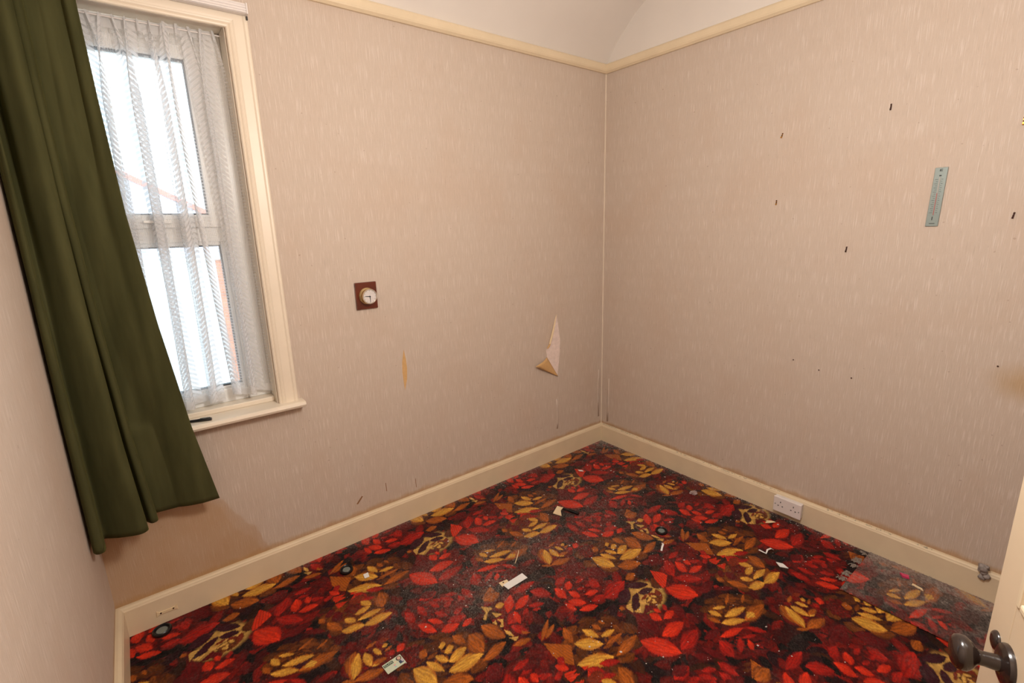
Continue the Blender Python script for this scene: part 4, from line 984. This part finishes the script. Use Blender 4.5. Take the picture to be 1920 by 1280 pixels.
for y, z, lab in ((-1.314, 0.889, 'tiny rusty nail, first of the falling row on the right wall'), (-1.438, 0.860, 'tiny rusty nail, second of the falling row on the right wall'), (-1.581, 0.851, 'tiny rusty nail, third and rightmost of the falling row'), (-2.067, 1.011, 'tiny rusty nail above the yellow stain on the right wall')):
    tag(MB().lathe([(0.0001, 0), (0.0012, 0), (0.0012, 0.003), (0.0030, 0.0034), (0.0032, 0.0044), (0.0018, 0.0054), (0.0001, 0.0056)], frame((-0.0002, y, z), (-1, 0, 0)), 12, False).build('nail', M_RUST, smooth=True, fix=True), lab, 'nail', 'rusty nails in the right wall')
# painted-over cable plate on the skirting
bp_ = thing('cable_plate', (-2.764, -T, 0.042), 'painted bone-shaped metal plate screwed to the skirting under the curtain', 'plate')
o = [(-0.036, 0.014), (-0.026, 0.006), (0.026, 0.006), (0.036, 0.014), (0.038, -0.012), (0.026, -0.006), (-0.026, -0.006), (-0.038, -0.012)]
MB().prism([(-2.764+x, -T, 0.052+z) for x, z in o], (0, -0.004, 0)).build('plate', M_TAG, bp_, bevel=0.001)
for x in (-0.022, 0.022): MB().lathe([(0.0001, 0), (0.0034, 0), (0.003, 0.0016), (0.0001, 0.002)], frame((-2.764+x, -T-0.004, 0.053), (0, -1, 0)), 12, False).build('screw', M_RUST, bp_, smooth=True)
# pen on the sill
pn = thing('pen', (-2.535, -0.019, WZ0), 'black pen lying on the window sill beside the curtain', 'pen')
pa, pb = Vector((-2.610, 0.006, WZ0+0.0065)), Vector((-2.484, -0.036, WZ0+0.0065)); pd_ = (pb-pa).normalized()
MB().tube([pa, pa.lerp(pb, 0.5), pa.lerp(pb, 0.62)], [0.0055, 0.006, 0.006], 14).build('barrel', M_BLACK, pn, smooth=True)
MB().tube([pa.lerp(pb, 0.60), pa.lerp(pb, 0.62), pa.lerp(pb, 0.97), pb], [0.006, 0.0065, 0.0065, 0.005], 14).build('cap', M_BLACK, pn, smooth=True)
up = Vector((0, 0, 0.0085)); MB().tube([pa.lerp(pb, 0.68)+up*0.9, pa.lerp(pb, 0.80)+up*1.1, pa.lerp(pb, 0.96)+up*0.95], 0.0016, 8).build('clip', M_GREY, pn, smooth=True)

# ------------------------------------------------------------------ outside, seen through the net
struct(MB().box((-40, 0.6, -3.3), (40, 60, -3.2)).build('ground', mat('garden_paving', (150, 148, 140), 0.9)))
M_REND = mat('white_render', (226, 230, 232), 0.85, var=0.03, scale=2); M_SLATE = mat('slate', (196, 196, 206), 0.7, var=0.12, scale=6)
M_BRICK = mat('red_brick', (196, 124, 92), 0.9, var=0.2, scale=14); M_RIDGE = mat('red_ridge_tile', (206, 128, 112), 0.8)
hs = thing('neighbour_house', (-4.0, 8.0, -3.2), 'white rendered neighbouring house with slate roof and brick corner outside', 'house')
MB().box((-9.0, 7.0, -3.2), (-1.52, 12, 1.30)).build('rendered_wall', M_REND, hs)
MB().box((-1.52, 6.95, -3.2), (-1.20, 12, 1.50)).build('brick_pier', M_BRICK, hs)
MB().prism([(-9.2, 6.85, 1.30), (-9.2, 6.85, 1.42), (-9.2, 9.5, 2.2), (-9.2, 12.1, 1.42), (-9.2, 12.1, 1.30)], (8.1, 0, 0)).build('slate_roof', M_SLATE, hs)
gv = MB().prism([(-5.4, 6.9, 1.42), (-1.15, 6.9, 1.42), (-1.15, 6.9, 1.72), (-2.6, 6.9, 2.62), (-5.4, 6.9, 4.1)], (0, 0.25, 0)).build('gable', M_SLATE, hs)
MB().prism([(-1.10, 6.85, 1.68), (-1.10, 6.85, 1.76), (-5.4, 6.85, 4.2), (-5.4, 6.85, 4.1)], (0, 0.35, 0)).build('verge', M_RIDGE, hs)
MB().box((-9.0, 6.90, 1.24), (-1.2, 7.0, 1.32)).build('gutter', M_UPVC, hs)
MB().box((-3.2, 6.98, -0.36), (-1.55, 7.02, -0.30)).build('string_course', M_UPVC, hs)
